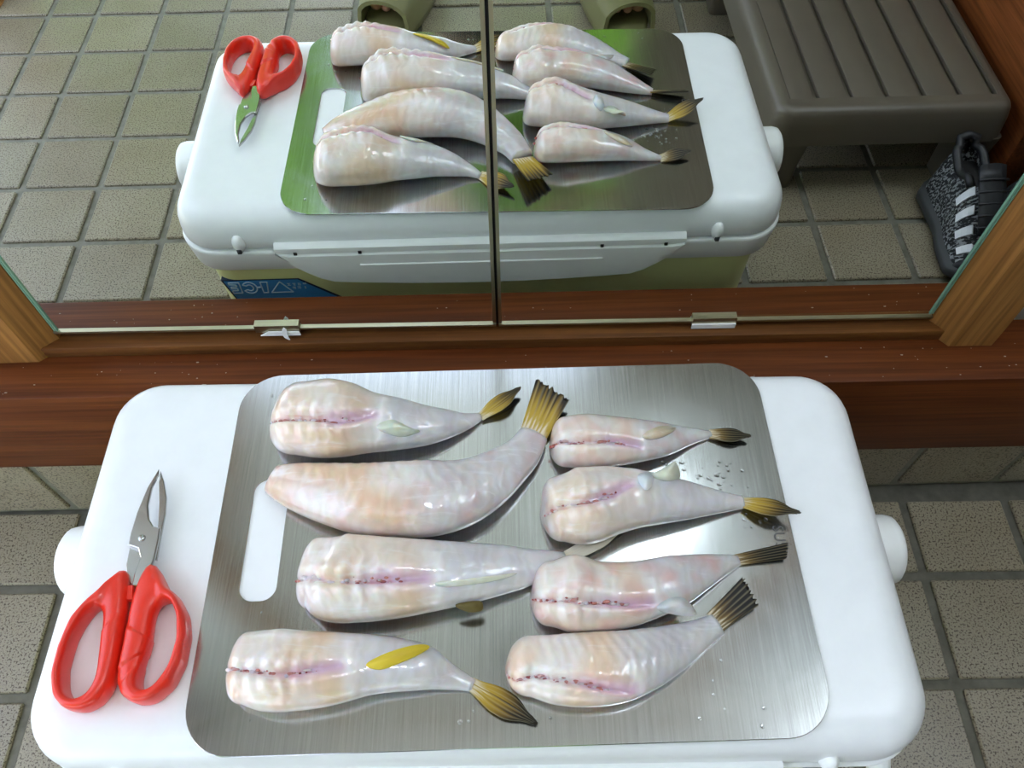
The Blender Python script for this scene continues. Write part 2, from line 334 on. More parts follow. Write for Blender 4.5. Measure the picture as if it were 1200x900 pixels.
M['water'] = mat('water', (1, 1, 1), 0.02, 0.0, Transmission_Weight=1.0, IOR=1.33)
M['stool'] = plastic('brown_plastic', (0.115, 0.098, 0.072), 0.38)
M['knit'] = knit_mat()
M['shoe_black'] = mat('black_leather', (0.014, 0.015, 0.017), 0.45)
M['shoe_white'] = mat('white_leather', (0.72, 0.76, 0.80), 0.45)
M['sole'] = plastic('grey_rubber', (0.045, 0.05, 0.052), 0.5)
M['olive'] = plastic('olive_foam', (0.19, 0.185, 0.075), 0.55)
M['skin'] = mat('skin', (0.60, 0.33, 0.24), 0.5, Subsurface_Weight=0.1, Subsurface_Scale=0.01)
M['shirt'] = mat('green_cotton', (0.16, 0.36, 0.03), 0.9)
bump(M['shirt'], noise_tex(M['shirt'], coords(M['shirt']), 25, 4).outputs['Fac'], 0.4, 0.004)
M['hair'] = mat('black_hair', (0.012, 0.010, 0.009), 0.5)
M['trouser'] = mat('dark_cloth', (0.03, 0.032, 0.036), 0.9)
M['ground'] = mat('outdoor_paving', (0.40, 0.42, 0.43), 0.9)
bump(M['ground'], noise_tex(M['ground'], coords(M['ground']), 12, 5).outputs['Fac'], 0.6, 0.02)
M['leaf'] = mat('green_leaves', (0.16, 0.42, 0.035), 0.45)
_n = noise_tex(M['leaf'], coords(M['leaf']), 3.0, 3)
L(M['leaf'], ramp(M['leaf'], _n.outputs['Fac'], [(0.3, (0.09, 0.19, 0.014)), (0.7, (0.16, 0.31, 0.025))]), bsdf(M['leaf']).inputs['Base Color'])
M['bark'] = wood('bark', (0.05, 0.035, 0.02), (0.12, 0.085, 0.05), 0.9, axis=2)

# ------------------------------------------------------------------ the setting
def W(vf, k=0.0074):          # the mirror wall runs at a small angle to the tile rows
    v, f = vf
    return [(x, y + k * (x - 6), z) for x, y, z in v], f

fl = obj('floor', *box(-14, 20, -9, 3.3, -0.5, -0.035), M['grout']); tag(fl, kind='structure')
PY = 0.963
cols = [(-1.74 - 1.0 * i, -0.74 - 1.0 * i) for i in range(0, 3)] + [(-0.74, 0.0)] + [(i, i + 1) for i in range(0, 14)]
G = 0.042
cache = {}
def tile(x0, x1, y0, y1):
    w, d = round(x1 - x0 - 2 * G, 3), round(y1 - y0 - 2 * G, 3)
    if (w, d) not in cache:
        o = obj('tile', *box(-w / 2, w / 2, -d / 2, d / 2, -0.06, 0.0, 0.014, 1), M['tile'], fl, smooth=False)
        me = o.data
        me.transform(__import__('mathutils').Matrix.Translation(fl.location))
        cache[(w, d)] = me
    else:
        o = bpy.data.objects.new('tile', cache[(w, d)]); COL.objects.link(o); o.parent = fl
    o.location = Vector(((x0 + x1) / 2 * S, (y0 + y1) / 2 * S, random.uniform(-0.004, 0.004) * S)) - fl.location
for k in range(-3, 8):
    y1, y0 = -k * PY, -(k + 1) * PY
    y1 = min(y1, 2.72)
    if k == -3: y0 = -(k + 1) * PY
    if y1 - y0 < 0.2: continue
    for x0, x1 in cols:
        tile(x0, x1, y0, y1)

wf = obj('wall_front', *W(box(-2.2, 20, 3.28, 3.7, -0.5, 18.5)), M['wall2']); tag(wf, kind='structure')
bk = obj('skirting_bed', *W(box(-2.2, 20, 2.80, 3.28, -0.3, 0.98), 0.0175), M['grout'], wf, smooth=False)
for i in range(-2, 13):       # a course of cut tiles under the sill
    x0, x1 = i - 0.07, i + 0.93
    obj('skirting_tile', *W(box(x0 + 0.04, x1 - 0.04, 2.765, 2.82, 0.06, 0.965, 0.012), 0.0175), M['tile'], wf, smooth=False)
sk = obj('seam_shade_strip', *W(box(5.9, 6.3, 3.25, 3.29, 2.2, 18.4)), M['dark'], wf, smooth=False)  # black strip behind the door seam, standing in for shade in the gap
t = obj('trim_1', *W(box(-2.2, 20, 2.715, 3.3, 0.955, 2.08, 0.02, 2)), M['sill'], smooth=True, sharp=35); tag(t, kind='structure')
t = obj('trim_2', *W(box(2.5, 9.62, 3.097, 3.3, 2.075, 2.194, 0.012, 2)), M['bead'], sharp=35); tag(t, kind='structure')
v, f = prism([(9.47, 3.32), (9.478, 3.205), (9.628, 3.032), (9.97, 3.03), (9.97, 3.32)], 2.075, 18.4, 0.0)
t = obj('trim_3', *W((v, f)), M['oak_v'], smooth=False); tag(t, kind='structure')
v, f = prism([(2.665, 3.32), (2.66, 3.195), (2.492, 3.055), (2.10, 3.05), (2.10, 3.32)], 2.075, 18.4, 0.0)
t = obj('trim_4', *W((v, f)), M['oak_v'], smooth=False); tag(t, kind='structure')
t = obj('trim_5', *W(box(2.1, 9.97, 3.04, 3.32, 18.15, 18.5, 0.02, 2)), M['oak'], sharp=35); tag(t, kind='structure')

ce = obj('ceiling', *box(-2.2, 20.3, -6.0, 3.7, 18.5, 18.8), M['ceil'], smooth=False); tag(ce, kind='structure')
wr = obj('wall_right', *box(20, 20.3, -6.5, 3.7, -0.5, 18.5), M['wall'], smooth=False); tag(wr, kind='structure')
wb = obj('unseen_wall_back', *box(8.7, 20.3, -6.8, -6.0, -0.5, 18.8), M['wall'], smooth=False); tag(wb, kind='structure')  # unseen wall, set as a blocker to keep light off the right side
v, f = box(-2.2, -1.55, -6.0, -5.0, -0.03, 18.5); _m = MB().add(v, f).add(*box(-2.2, -1.55, -5.0, 3.28, 14.5, 18.5))
wl = obj('wall_left', _m.v, _m.f, M['oak_v'], smooth=False); tag(wl, kind='structure')
t = obj('trim_6', *box(12.32, 12.75, -6.5, -0.45, -0.1, 2.55, 0.03, 2), M['riser'], sharp=35); tag(t, kind='structure')
t = obj('trim_7', *box(12.75, 20, -6.5, -0.45, 2.3, 2.5), M['riser'], smooth=False); tag(t, kind='structure')
gr = obj('ground', *box(-90, 60, -90, 20, -0.9, -0.51), M['ground'], smooth=False); tag(gr, kind='structure')
# ------------------------------------------------------------------ sliding mirror doors
def my(x, z): return 3.1816 + 0.00903 * (x - 6) + 0.00615 * z
def mbox(x0, x1, z0, z1, f0, f1, zb=0.0):
    """box lying on the mirror plane, f0..f1 in front (negative y) of it; zb tilts the bottom edge"""
    v = []
    for x in (x0, x1):
        for z in (z0, z1):
            for d in (f0, f1):
                zz = z - zb * (x - 2.67) if z < 5 else z
                v.append((x, my(x, z) - d, zz))
    return v, [(0, 1, 3, 2), (4, 6, 7, 5), (0, 4, 5, 1), (2, 3, 7, 6), (0, 2, 6, 4), (1, 5, 7, 3)]
ZB_ = 0.0065
for (x0, x1, seam, edge, cx0, cx1, lab) in (
        (2.672, 6.074, 6.074, 2.672, 4.22, 4.56, 'left sliding mirror door, reflecting the scissors, with a torn white pull strip'),
        (6.094, 9.474, 6.094, 9.474, 7.595, 7.935, 'right sliding mirror door, reflecting the brown step stool, with a clean white pull strip')):
    r = empty('mirror_door', ((x0 + x1) / 2, my((x0 + x1) / 2, 2.2), 2.2))
    tag(r, lab, 'mirror', 'sliding mirror doors')
    obj('pane', *mbox(x0, x1, 2.30, 18.2, -0.03, 0.0, ZB_), M['mirror'], r, smooth=False)
    obj('bottom_rail', *mbox(x0, x1, 2.284, 2.306, -0.03, 0.018, ZB_), M['brass'], r, smooth=False)
    d = -1 if seam > edge else 1
    obj('side_rail', *mbox(min(seam, seam + d * 0.024), max(seam, seam + d * 0.024), 2.30, 18.2, -0.03, 0.012), M['brass'], r, smooth=False)
    e = -d
    for k in (0, 1):
        a = edge + e * (0.005 + 0.02 * k); b = edge + e * (0.017 + 0.02 * k)
        obj('glass_edge', *mbox(min(a, b), max(a, b), 2.29, 18.2, -0.03, 0.006 + 0.004 * k), M['glass_edge'], r, smooth=False)
    zc = 2.276 - ZB_ * (cx0 - 2.67)
    cl = obj('pull_clip', *mbox(cx0, cx1, zc - 0.005, zc + 0.075, 0.0, 0.03), M['brass'], r, smooth=False)
    if cx0 < 5:      # torn paper strip
        n = len
        pts = [(cx0 + 0.03, zc - 0.03), (cx0 + 0.34, zc - 0.03), (cx0 + 0.335, zc + 0.012), (cx0 + 0.10, zc + 0.016)]
        v = [(x, my(x, z) - 0.034, z) for x, z in pts] + [(x, my(x, z) - 0.044, z) for x, z in pts]
        obj('white_strip', v, [(0, 1, 2, 3), (7, 6, 5, 4), (0, 4, 5, 1), (1, 5, 6, 2), (2, 6, 7, 3), (3, 7, 4, 0)], M['white'], cl, smooth=False)
        pts = [(cx0 + 0.20, zc + 0.01), (cx0 + 0.215, zc - 0.045), (cx0 + 0.25, zc - 0.085), (cx0 + 0.245, zc - 0.03), (cx0 + 0.25, zc + 0.06), (cx0 + 0.235, zc + 0.085), (cx0 + 0.22, zc + 0.06)]
        v = [(x, my(x, z) - 0.05, z) for x, z in pts] + [(x, my(x, z) - 0.056, z) for x, z in pts]; n = len(pts)
        obj('torn_paper', v, [tuple(range(n)), tuple(range(2 * n - 1, n - 1, -1))] + [(i, n + i, n + (i + 1) % n, (i + 1) % n) for i in range(n)], M['white'], cl, smooth=False)
    else:
        obj('white_strip', *mbox(cx0, cx1, zc - 0.035, zc + 0.014, 0.03, 0.042), M['white'], cl, smooth=False)

# ------------------------------------------------------------------ cooler box
ck = empty('cooler_box', (5.98, 1.24, 0))
tag(ck, 'white lidded cooler box with yellow-green body under the steel board', 'cooler')
LX0, LX1, LY0, LY1 = 3.505, 8.455, 0.045, 2.465
def rr3(ins, z, r=0.34, n=10):
    return [(x, y, z) for x, y in rrect(LX0 + ins, LX1 - ins, LY0 + ins, LY1 - ins, max(0.05, r - ins), n)]
ZT = 2.7296
rings = [rr3(0.05, 2.402), rr3(0.012, 2.404), rr3(0.0, 2.415), rr3(0.0, 2.50), rr3(0.008, 2.57), rr3(0.026, 2.625), rr3(0.055, 2.672), rr3(0.095, 2.704), rr3(0.14, 2.720), rr3(0.19, 2.7275), rr3(0.24, 2.7296)]
obj('lid', *loft(rings), M['lid'], ck, sharp=50)
rings = [rr3(0.05, 2.13), rr3(0.02, 2.135), rr3(0.008, 2.15), rr3(-0.018, 2.35), rr3(-0.018, 2.372), rr3(-0.008, 2.382), rr3(0.05, 2.384)]
obj('rim', *loft(rings), M['white'], ck, sharp=50)
rings = [rr3(0.19, 0.0), rr3(0.17, 0.03), rr3(0.16, 0.10), rr3(0.105, 1.9), rr3(0.09, 2.05), rr3(0.085, 2.135)]
obj('body', *loft(rings), M['cooler'], ck, sharp=50)
# rocker latches on the two long sides, hinge knobs beside them
def arch(x, zc, drop, half): return zc - drop * (1 - ((x - 5.97) / half) ** 4)
for yb, sg in ((LY1, 1), (LY0, -1)):
    rg = []; half = 1.66
    for i in range(33):
        x = 5.97 - half + 2 * half * i / 32
        t_ = abs(x - 5.97) / half
        bot = 2.39 - 0.42 * max(0, min(1, (1 - t_) * 4.5)) ** 0.6 * (0.76 + 0.24 * (1 - t_ ** 2))
        top = 2.475
        prof = [(-0.02, top), (0.03, top - 0.005), (0.055, top - 0.03), (0.056, 2.405), (0.045, 2.392), (0.046, 2.375), (0.062, 2.362), (0.066, (2.36 + bot) / 2), (0.06, bot + 0.02), (0.04, bot), (-0.06, bot)]
        if bot > 2.34: prof = [(d, max(z, bot) if k > 2 else z) for k, (d, z) in enumerate(prof)]
        rg.append([(x, yb + sg * d, z) for d, z in prof])
    la = obj('latch', *loft(rg), M['white'], ck, sharp=40)
    obj('latch_groove', *box(5.97 - 1.0, 5.97 + 1.0, min(yb + sg * 0.06, yb + sg * 0.076), max(yb + sg * 0.06, yb + sg * 0.076), 2.238, 2.262, 0.006, 1), M['white'], la, sharp=40)
    for dx in (-1.5, -0.98, 0.98, 1.5):
        obj('latch_slot', *box(5.97 + dx - 0.013, 5.97 + dx + 0.013, min(yb + sg * 0.04, yb + sg * 0.062), max(yb + sg * 0.04, yb + sg * 0.062), 2.378, 2.408), M['dark'], la, smooth=False)  # black blocks painting in the shade of the small latch holes
    for xk in (4.03, 7.88):
        kb_ = obj('hinge_knob', *ball((xk, yb + sg * 0.0, 2.475), (0.052, 0.055, 0.085), 14, 10), M['white'], ck)
        obj('knob_slot', *box(xk - 0.018, xk + 0.018, min(yb + sg * 0.03, yb + sg * 0.058), max(yb + sg * 0.03, yb + sg * 0.058), 2.40, 2.45, 0.006), M['sole'], kb_, smooth=False)
# handle bosses and the carrying handle folded down in front
for xs, sg in ((LX1, 1), (LX0, -1)):
    rg = []
    for d, r_ in ((-0.14, 0.225), (0.14, 0.225), (0.18, 0.215), (0.20, 0.19), (0.208, 0.14)):
        rg.append([(xs + sg * d, 1.32 + r_ * math.cos(a * math.pi / 14), 2.27 + r_ * math.sin(a * math.pi / 14)) for a in range(28)])
    obj('handle_boss', *loft(rg), M['white'], ck, sharp=40)
hp = []
for sg, x in ((1, 8.40), (-1, 3.56)):
    side = [(x, 1.30, 2.20), (x, 0.75, 2.05), (x, 0.22, 1.93), (x - sg * 0.05, -0.04, 1.88), (x - sg * 0.22, -0.13, 1.86)]
    hp += side if sg == 1 else side[::-1]
obj('carry_handle', *tube(hp, 0.075, 12, 0.7), M['white'], ck)
for fx in (3.95, 8.0):
    for fy in (0.45, 2.05):
        pass
# blue sticker on the side that faces the mirror
YL = 2.362
def flat(pts, y0, y1):
    n = len(pts); v = [(x, y0, z) for x, z in pts] + [(x, y1, z) for x, z in pts]
    return v, [tuple(range(n)), tuple(range(2 * n - 1, n - 1, -1))] + [(i, n + i, n + (i + 1) % n, (i + 1) % n) for i in range(n)]
ST = [(3.72, 1.905), (4.36, 1.905), (4.78, 1.56), (3.80, 1.56)]
stk = obj('sticker', *flat([(3.70, 1.917), (4.37, 1.917), (4.82, 1.545), (3.79, 1.545)], YL - 0.05, YL + 0.002), M['ink'], ck, smooth=False)
obj('sticker_panel', *flat(ST, YL, YL + 0.004), M['blue'], stk, smooth=False)
def stroke(name, pts, r, par, m):
    mb = MB()
    for a, b in zip(pts[:-1], pts[1:]): mb.add(*tube([(a[0], YL + 0.005, a[1]), (b[0], YL + 0.005, b[1])], r, 6))
    obj(name, mb.v, mb.f, m, par, smooth=False)
R_ = 0.0062
# outlined letters A I - C E, read from the mirror side (towards -x)
stroke('letter_a', [(4.29, 1.745), (4.20, 1.885), (4.10, 1.745), (4.29, 1.745)], R_, stk, M['pale_ink'])
stroke('letter_i', [(4.09, 1.885), (4.03, 1.885), (4.03, 1.745), (4.07, 1.745), (4.09, 1.885)], R_, stk, M['pale_ink'])
stroke('hyphen', [(4.02, 1.82), (3.985, 1.82)], R_ * 1.4, stk, M['pale_ink'])
def arcp(cx, cz, rx, rz, a0, a1, n=16): return [(cx + rx * math.cos(math.radians(a0 + (a1 - a0) * i / n)), cz + rz * math.sin(math.radians(a0 + (a1 - a0) * i / n))) for i in range(n + 1)]
stroke('letter_c', arcp(3.925, 1.815, 0.062, 0.072, -150, 150) + arcp(3.925, 1.815, 0.03, 0.038, 140, -140) + [(3.873, 1.778)], R_, stk, M['pale_ink'])
stroke('letter_e', [(3.845, 1.885), (3.755, 1.885), (3.755, 1.862), (3.815, 1.855), (3.815, 1.832), (3.765, 1.832), (3.765, 1.808), (3.815, 1.808), (3.815, 1.782), (3.765, 1.78), (3.765, 1.748), (3.845, 1.748), (3.845, 1.885)], R_, stk, M['pale_ink'])
mb = MB()
random.seed(3)
for row, (z, n_, w_) in enumerate(((1.845, 4, 0.03), (1.80, 3, 0.03))):
    for i in range(n_):
        cx = 4.41 - 0.046 * i - 0.01 * row
        for _ in range(4):
            a = random.uniform(-.012, .012); b = random.uniform(-.014, .014)
            if random.random() < .5: mb.add(*box(cx - .015, cx + .015, YL + .003, YL + .007, z + b - .002, z + b + .002))
            else: mb.add(*box(cx + a - .002, cx + a + .002, YL + .003, YL + .007, z - .016, z + .016))
obj('small_print', mb.v, mb.f, M['pale_ink'], stk, smooth=False)

# ------------------------------------------------------------------ steel cutting board
BZ0, BZ1 = 2.7300, 2.7416
BC, BA, BW, BD = (6.12815, 1.2746), 0.01686, 3.44457, 2.36943
def B2(p): c, s_ = math.cos(BA), math.sin(BA); return (BC[0] + p[0] * c - p[1] * s_, BC[1] + p[0] * s_ + p[1] * c)
outer = [B2(p) for p in rrect(-BW / 2, BW / 2, -BD / 2, BD / 2, 0.27, 12)]
hole = [B2(p) for p in rrect(-1.535, -1.322, -0.365, 0.405, 0.085, 8)]
bo = empty('cutting_board', (BC[0], BC[1], BZ0))
tag(bo, 'brushed stainless steel cutting board with slot handle, lying on the cooler lid', 'cutting board')
obj('plate', *prism(outer, BZ0, BZ1, 0.003, 1, hole), M['steel'], bo, smooth=False)
def text_mesh(txt, size):
    c = bpy.data.curves.new('t', 'FONT'); c.body = txt; c.size = size; c.extrude = 0.0006
    o = bpy.data.objects.new('t', c); COL.objects.link(o)
    dg = bpy.context.evaluated_depsgraph_get(); me = o.evaluated_get(dg).to_mesh()
    v = [tuple(x.co) for x in me.vertices]; f = [tuple(p.vertices) for p in me.polygons]
    o.evaluated_get(dg).to_mesh_clear(); bpy.data.objects.remove(o); return v, f
tv, tf = text_mesh('SUS', 0.095)
obj('engraved_letters', [(7.735 + y, 1.30 - x * 0.95, BZ1 + 0.001 + z) for x, y, z in tv], tf, M['engrave'], bo, smooth=False)

# ------------------------------------------------------------------ fish
def resample(rows, n):
    r = np.array(rows); d = np.r_[0, np.cumsum(np.linalg.norm(np.diff(r[:, :2], axis=0), axis=1))]; d /= d[-1]
    # cubic hermite through the stations
    m = np.gradient(r, d, axis=0); t = np.linspace(0, 1, n); out = []
    for x in t:
        i = min(len(d) - 2, int(np.searchsorted(d, x, side='right')) - 1); h = d[i + 1] - d[i]; u = (x - d[i]) / h
        h00, h10, h01, h11 = 2*u**3 - 3*u**2 + 1, u**3 - 2*u**2 + u, -2*u**3 + 3*u**2, u**3 - u**2
        out.append(h00 * r[i] + h10 * h * m[i] + h01 * r[i + 1] + h11 * h * m[i + 1])
    o = np.array(out); k = np.array([1, 2, 3, 2, 1]) / 9.0
    p = np.pad(o[:, :2], ((2, 2), (0, 0)), 'edge')
    sm = np.stack([np.convolve(p[:, c], k, 'valid') for c in (0, 1)], 1); sm[0] = o[0, :2]; sm[-1] = o[-1, :2]
    o[:, :2] = sm; o[:, 2:] = np.maximum(o[:, 2:], 0.012)
    return t, o
FINC = {'pale': (0.72, 0.70, 0.56), 'yellow': (0.72, 0.55, 0.05), 'dark': (0.13, 0.10, 0.03), 'peach': (0.72, 0.55, 0.40), 'white': (0.82, 0.78, 0.76), 'clear': (0.66, 0.62, 0.62)}
def fish(F, idx, label, warm=0.4, pink=0.2, tailc=((0.62, 0.45, 0.08), (0.25, 0.15, 0.03), (0.012, 0.010, 0.008)), ribs=1.0, dark_at=0.5):
    NS, MR = 84, 60
    R0 = np.array(F['rows']); ax = R0[5, :2] - R0[2, :2]; ax /= np.linalg.norm(ax)
    D = max(0.08, float((R0[2, :2] - R0[0, :2]) @ ax)) + 0.012; hd = []
    for q_ in (1.0, 0.985, 0.95, 0.88, 0.76, 0.60, 0.42, 0.22):
        kf = max(0.12, (1 - q_ ** 2.15) ** 0.5)
        hd.append([*(R0[2, :2] - ax * D * q_), R0[2, 2] * kf, R0[2, 3] * kf])
    s, o = resample(np.vstack([np.array(hd), R0[2:]]).tolist() if idx != 2 else F['rows'], NS)
    tg = np.gradient(o[:, :2], axis=0); tg /= np.linalg.norm(tg, axis=1)[:, None]
    for _ in range(3): tg[1:-1] = (tg[:-2] + 2 * tg[1:-1] + tg[2:]) / 4
    tg /= np.linalg.norm(tg, axis=1)[:, None]
    nn = np.c_[-tg[:, 1], tg[:, 0]]
    bl = F['blood']
    uc = (lambda x: float(np.interp(x, [b[0] for b in bl], [b[1] for b in bl]))) if bl else (lambda x: 0.0)
    send = bl[-1][0] if bl else 0.0
    verts, cols, rings = [], [], []
    sd = idx * 13.7
    for i in range(NS):
        x, y, a, b = o[i]; si = s[i]; ring = []
        for j in range(MR):
            th = 2 * math.pi * j / MR; u, w = math.cos(th), math.sin(th)
            z = b + b * abs(w) ** 0.92 if w >= 0 else b - b * abs(w) ** 0.7
            lat = a * u
            c3 = (0.76, 0.71, 0.675)
            P = Vector((x + lat * nn[i, 0], y + lat * nn[i, 1], z))
            n1 = noise.noise(P * 4.2 + Vector((sd, 0, 0))); n2 = noise.noise(P * 11 + Vector((0, sd, 0))); n3 = noise.noise(P * 30 + Vector((0, 0, sd)))
            peach = max(0, min(1, 0.30 + 1.9 * n1)) * sstep(0.60, 0.42, si) * min(1, warm * 1.5)
            c3 = mixc(c3, (0.74, 0.49, 0.25), peach)
            c3 = mixc(c3, (0.52, 0.56, 0.63), 0.85 * sstep(0.42, 0.62, si) * max(0, min(1, 0.75 + 0.5 * n2)))
            c3 = mixc(c3, (0.72, 0.38, 0.33), max(0, 0.25 + n2) * pink)
            dz = 0.02 * b * n2 + 0.05 * b * n1
            if w > 0 and bl and si < send + 0.1:
                du = u - uc(si); ad = abs(du)
                fade = sstep(send + 0.09, send - 0.12, si)
                dz -= 0.28 * b * math.exp(-(du / 0.09) ** 2) * fade
                dz += 0.05 * b * math.exp(-((ad - 0.3) / 0.16) ** 2) * fade
                rib = math.sin(2 * math.pi * (si * 17 - ad * 0.9)) * math.exp(-((ad - 0.27) / 0.17) ** 2) * sstep(0.02, 0.08, si) * sstep(send - 0.08, send - 0.2, si)
                dz += 0.075 * b * rib * ribs
                c3 = mixc(c3, (0.86, 0.84, 0.82), 0.5 * max(0, rib) * ribs)
                lav = math.exp(-(du / 0.20) ** 2) * sstep(send - 0.30, send - 0.16, si) * sstep(send + 0.06, send - 0.02, si)
                c3 = mixc(c3, (0.66, 0.42, 0.60), 0.85 * lav)
                bd = math.exp(-(du / 0.075) ** 2) * sstep(send - 0.05, send - 0.18, si) * max(0, min(1, 0.45 + 1.6 * n3))
                c3 = mixc(c3, (0.50, 0.07, 0.06), 0.85 * bd)
                band = math.exp(-((si - send - 0.02) / 0.022) ** 2) * (1 if ad < 0.8 else 0)
                c3 = mixc(c3, (0.88, 0.87, 0.88), 0.7 * band); dz += 0.035 * b * band
            if F['pose'] == 'side' and w > 0:
                seg = math.sin(2 * math.pi * (si * 20 + 1.3 * abs(u)))
                dz += 0.018 * b * seg * sstep(0.03, 0.12, si)
                c3 = mixc(c3, (0.80, 0.48, 0.36), 0.35 * max(0, seg) * max(0, 0.4 + n1) * sstep(0.95, 0.6, si) * pink * 2)
            c3 = mixc(c3, (0.74, 0.34, 0.28), sstep(0.035, 0.0, si) * max(0, 0.3 + 1.2 * n3))
            zz = max(0.0, z + dz if w > 0 else z)
            verts.append((P.x, P.y, BZ1 + zz)); cols.append(c3)
            ring.append(len(verts) - 1)
        rings.append(ring)
    faces = []
    for i in range(NS - 1):
        for j in range(MR):
            k = (j + 1) % MR; faces.append((rings[i][j], rings[i][k], rings[i + 1][k], rings[i + 1][j]))
    faces.append(tuple(rings[0])); faces.append(tuple(rings[-1]))
    r = empty('headless_fish', (o[NS // 2, 0], o[NS // 2, 1], BZ1)); tag(r, label, 'fish', 'headless fish laid out on the steel board')
    obj('body', verts, faces, M['flesh'], r, cols=cols)
    # spine beads in the belly cut
    if bl:
        mb = MB(); cc = []
        random.seed(idx)
        nb = 34
        for q_ in range(nb):
            si = 0.015 + (send - 0.12) * (q_ + random.uniform(-0.4, 0.4)) / (nb - 1); si = max(0.012, si)
            i = min(NS - 1, int(si * (NS - 1) + 0.5)); x, y, a, b = o[i]; u = uc(si) + random.gauss(0, 0.035)
            z = b + b * math.sqrt(max(0, 1 - u * u)) - 0.235 * b * (1 - 0.4 * min(1, abs(u - uc(si)) / 0.08))
            rad = random.uniform(0.005, 0.012)
            v_, f_ = ball((x + u * a * nn[i, 0], y + u * a * nn[i, 1], BZ1 + z - rad * 0.25), (rad * random.uniform(0.9, 2.2), rad * random.uniform(0.7, 1.2), rad * 0.8), 8, 6)
            k0 = random.random()
            c_ = (0.30, 0.025, 0.02) if k0 < 0.22 else ((0.55, 0.16, 0.13) if k0 < 0.55 else (0.74, 0.56, 0.54))
            cc += [c_] * len(v_); mb.add(v_, f_)
        obj('spine', mb.v, mb.f, M['flesh'], r, cols=cc)
    # tail fin: a corrugated fan of rays
    r0, r1 = np.array(F['root']), np.array(F['tip']); d = r1 - r0; dn = d[:2] / np.linalg.norm(d[:2]); lat = np.array([-dn[1], dn[0], 0.0])
    tau = math.radians(F['tau']); wv = lat * math.cos(tau) + np.array([0, 0, 1.0]) * math.sin(tau)
    nrm = np.cross(np.array([dn[0], dn[1], 0]), wv)
    base_w = o[-1, 2] * 0.95 if idx in (2, 7, 8) else max(0.036, o[-1, 3] * 1.2)
    NU, NV = 22, 14; fv = []; fc = []
    random.seed(idx * 5); rag = [random.uniform(-0.035, 0.03) for _ in range(NU + 1)]; tint = [random.uniform(-0.12, 0.12) for _ in range(NU + 1)]
    zmin = 0.006
    for side in (0, 1):
        for iv in range(NV + 1):
            v_ = iv / NV; wd = base_w + (F['spread'] * 0.5 - base_w) * v_ ** 0.8
            wd = base_w * (1 + 0.42 * v_) if idx in (2, 7, 8) else (base_w + (F['spread'] * 0.42 - base_w) * sstep(0, 0.45, v_)) * (1 - 0.72 * sstep(0.55, 1.0, v_) ** 1.3)
            for iu in range(NU + 1):
                u = -1 + 2 * iu / NU
                ext = (1 + (rag[iu] * (1.4 if idx in (2, 7, 8) else 0.5) if v_ > 0.9 else 0) + (0.06 * u if idx in (2, 7, 8) else -0.10 * u * u) * v_) * v_ - 0.05 * (1 - v_)
                p = r0 + d * ext + wv * (u * wd)
                p = p + nrm * (0.0028 * math.cos(iu * math.pi) * (0.3 + 0.7 * v_) + (0.007 if side else -0.007) * (1 - 0.6 * v_))
                # the whole fan is lifted so that it rests on the board instead of cutting it
                low = r0[2] + d[2] * v_ - abs(wv[2]) * wd
                p[2] += max(0, zmin - low)
                fv.append((p[0], p[1], BZ1 + max(zmin, p[2])))
                tt = max(0, min(1, v_ + tint[iu] + 0.08 * math.sin(iu * 2.1)))
                c_ = mixc((0.74, 0.66, 0.50), tailc[0], sstep(0.0, 0.16, tt)); c_ = mixc(c_, tailc[1], sstep(dark_at - 0.25, dark_at + 0.15, tt)); c_ = mixc(c_, tailc[2], sstep(dark_at + 0.02, min(1, dark_at + 0.36), tt))
                if iu % 4 == 0: c_ = mixc(c_, (0.60, 0.52, 0.30), 0.22)
                fc.append(c_)
    nn_ = (NV + 1) * (NU + 1); ff = []
    for iv in range(NV):
        for iu in range(NU):
            a_ = iv * (NU + 1) + iu; q4 = (a_, a_ + 1, a_ + NU + 2, a_ + NU + 1); ff.append(q4); ff.append(tuple(nn_ + k for k in q4[::-1]))
    per = list(range(NU + 1)) + [k * (NU + 1) + NU for k in range(1, NV + 1)] + [NV * (NU + 1) + NU - k for k in range(1, NU + 1)] + [k * (NU + 1) for k in range(NV - 1, 0, -1)]
    for a_, b_ in zip(per, per[1:] + per[:1]): ff.append((a_, b_, nn_ + b_, nn_ + a_))
    obj('tail_fin', fv, ff, M['fin'], r, cols=fc)
    for kind, poly in F['fins']:
        p = np.array(poly); c = p.mean(0); n_ = len(p); V_ = []; C_ = []
        # refine outline
        pr = []
        for k in range(n_):
            a_, b_, c_, d_ = p[k - 1], p[k], p[(k + 1) % n_], p[(k + 2) % n_]
            for t_ in (0, 0.25, 0.5, 0.75):
                pr.append(0.5 * ((2 * b_) + (-a_ + c_) * t_ + (2 * a_ - 5 * b_ + 4 * c_ - d_) * t_ ** 2 + (-a_ + 3 * b_ - 3 * c_ + d_) * t_ ** 3))
        m_ = len(pr)
        for h in (0.010, -0.012):
            for q_ in pr: V_.append((q_[0], q_[1], BZ1 + max(0.004, q_[2] + h * 0.4))); C_.append(FINC[kind])
            V_.append((c[0], c[1], BZ1 + max(0.004, c[2] + h * 1.6))); C_.append(mixc(FINC[kind], (0.45, 0.28, 0.02), 0.35) if kind == 'yellow' else FINC[kind])
        ff = []
        for k in range(m_):
            k2 = (k + 1) % m_
            ff += [(k, k2, m_), (m_ + 1 + k2, m_ + 1 + k, 2 * m_ + 1), (k, m_ + 1 + k, m_ + 1 + k2, k2)]
        obj('fin' if kind != 'white' else 'vent_flap', V_, ff, M['fin'] if kind in ('yellow', 'dark') else M['flesh'], r, cols=C_)
    return r
YEL = ((0.46, 0.31, 0.035), (0.20, 0.12, 0.018), (0.010, 0.008, 0.006))
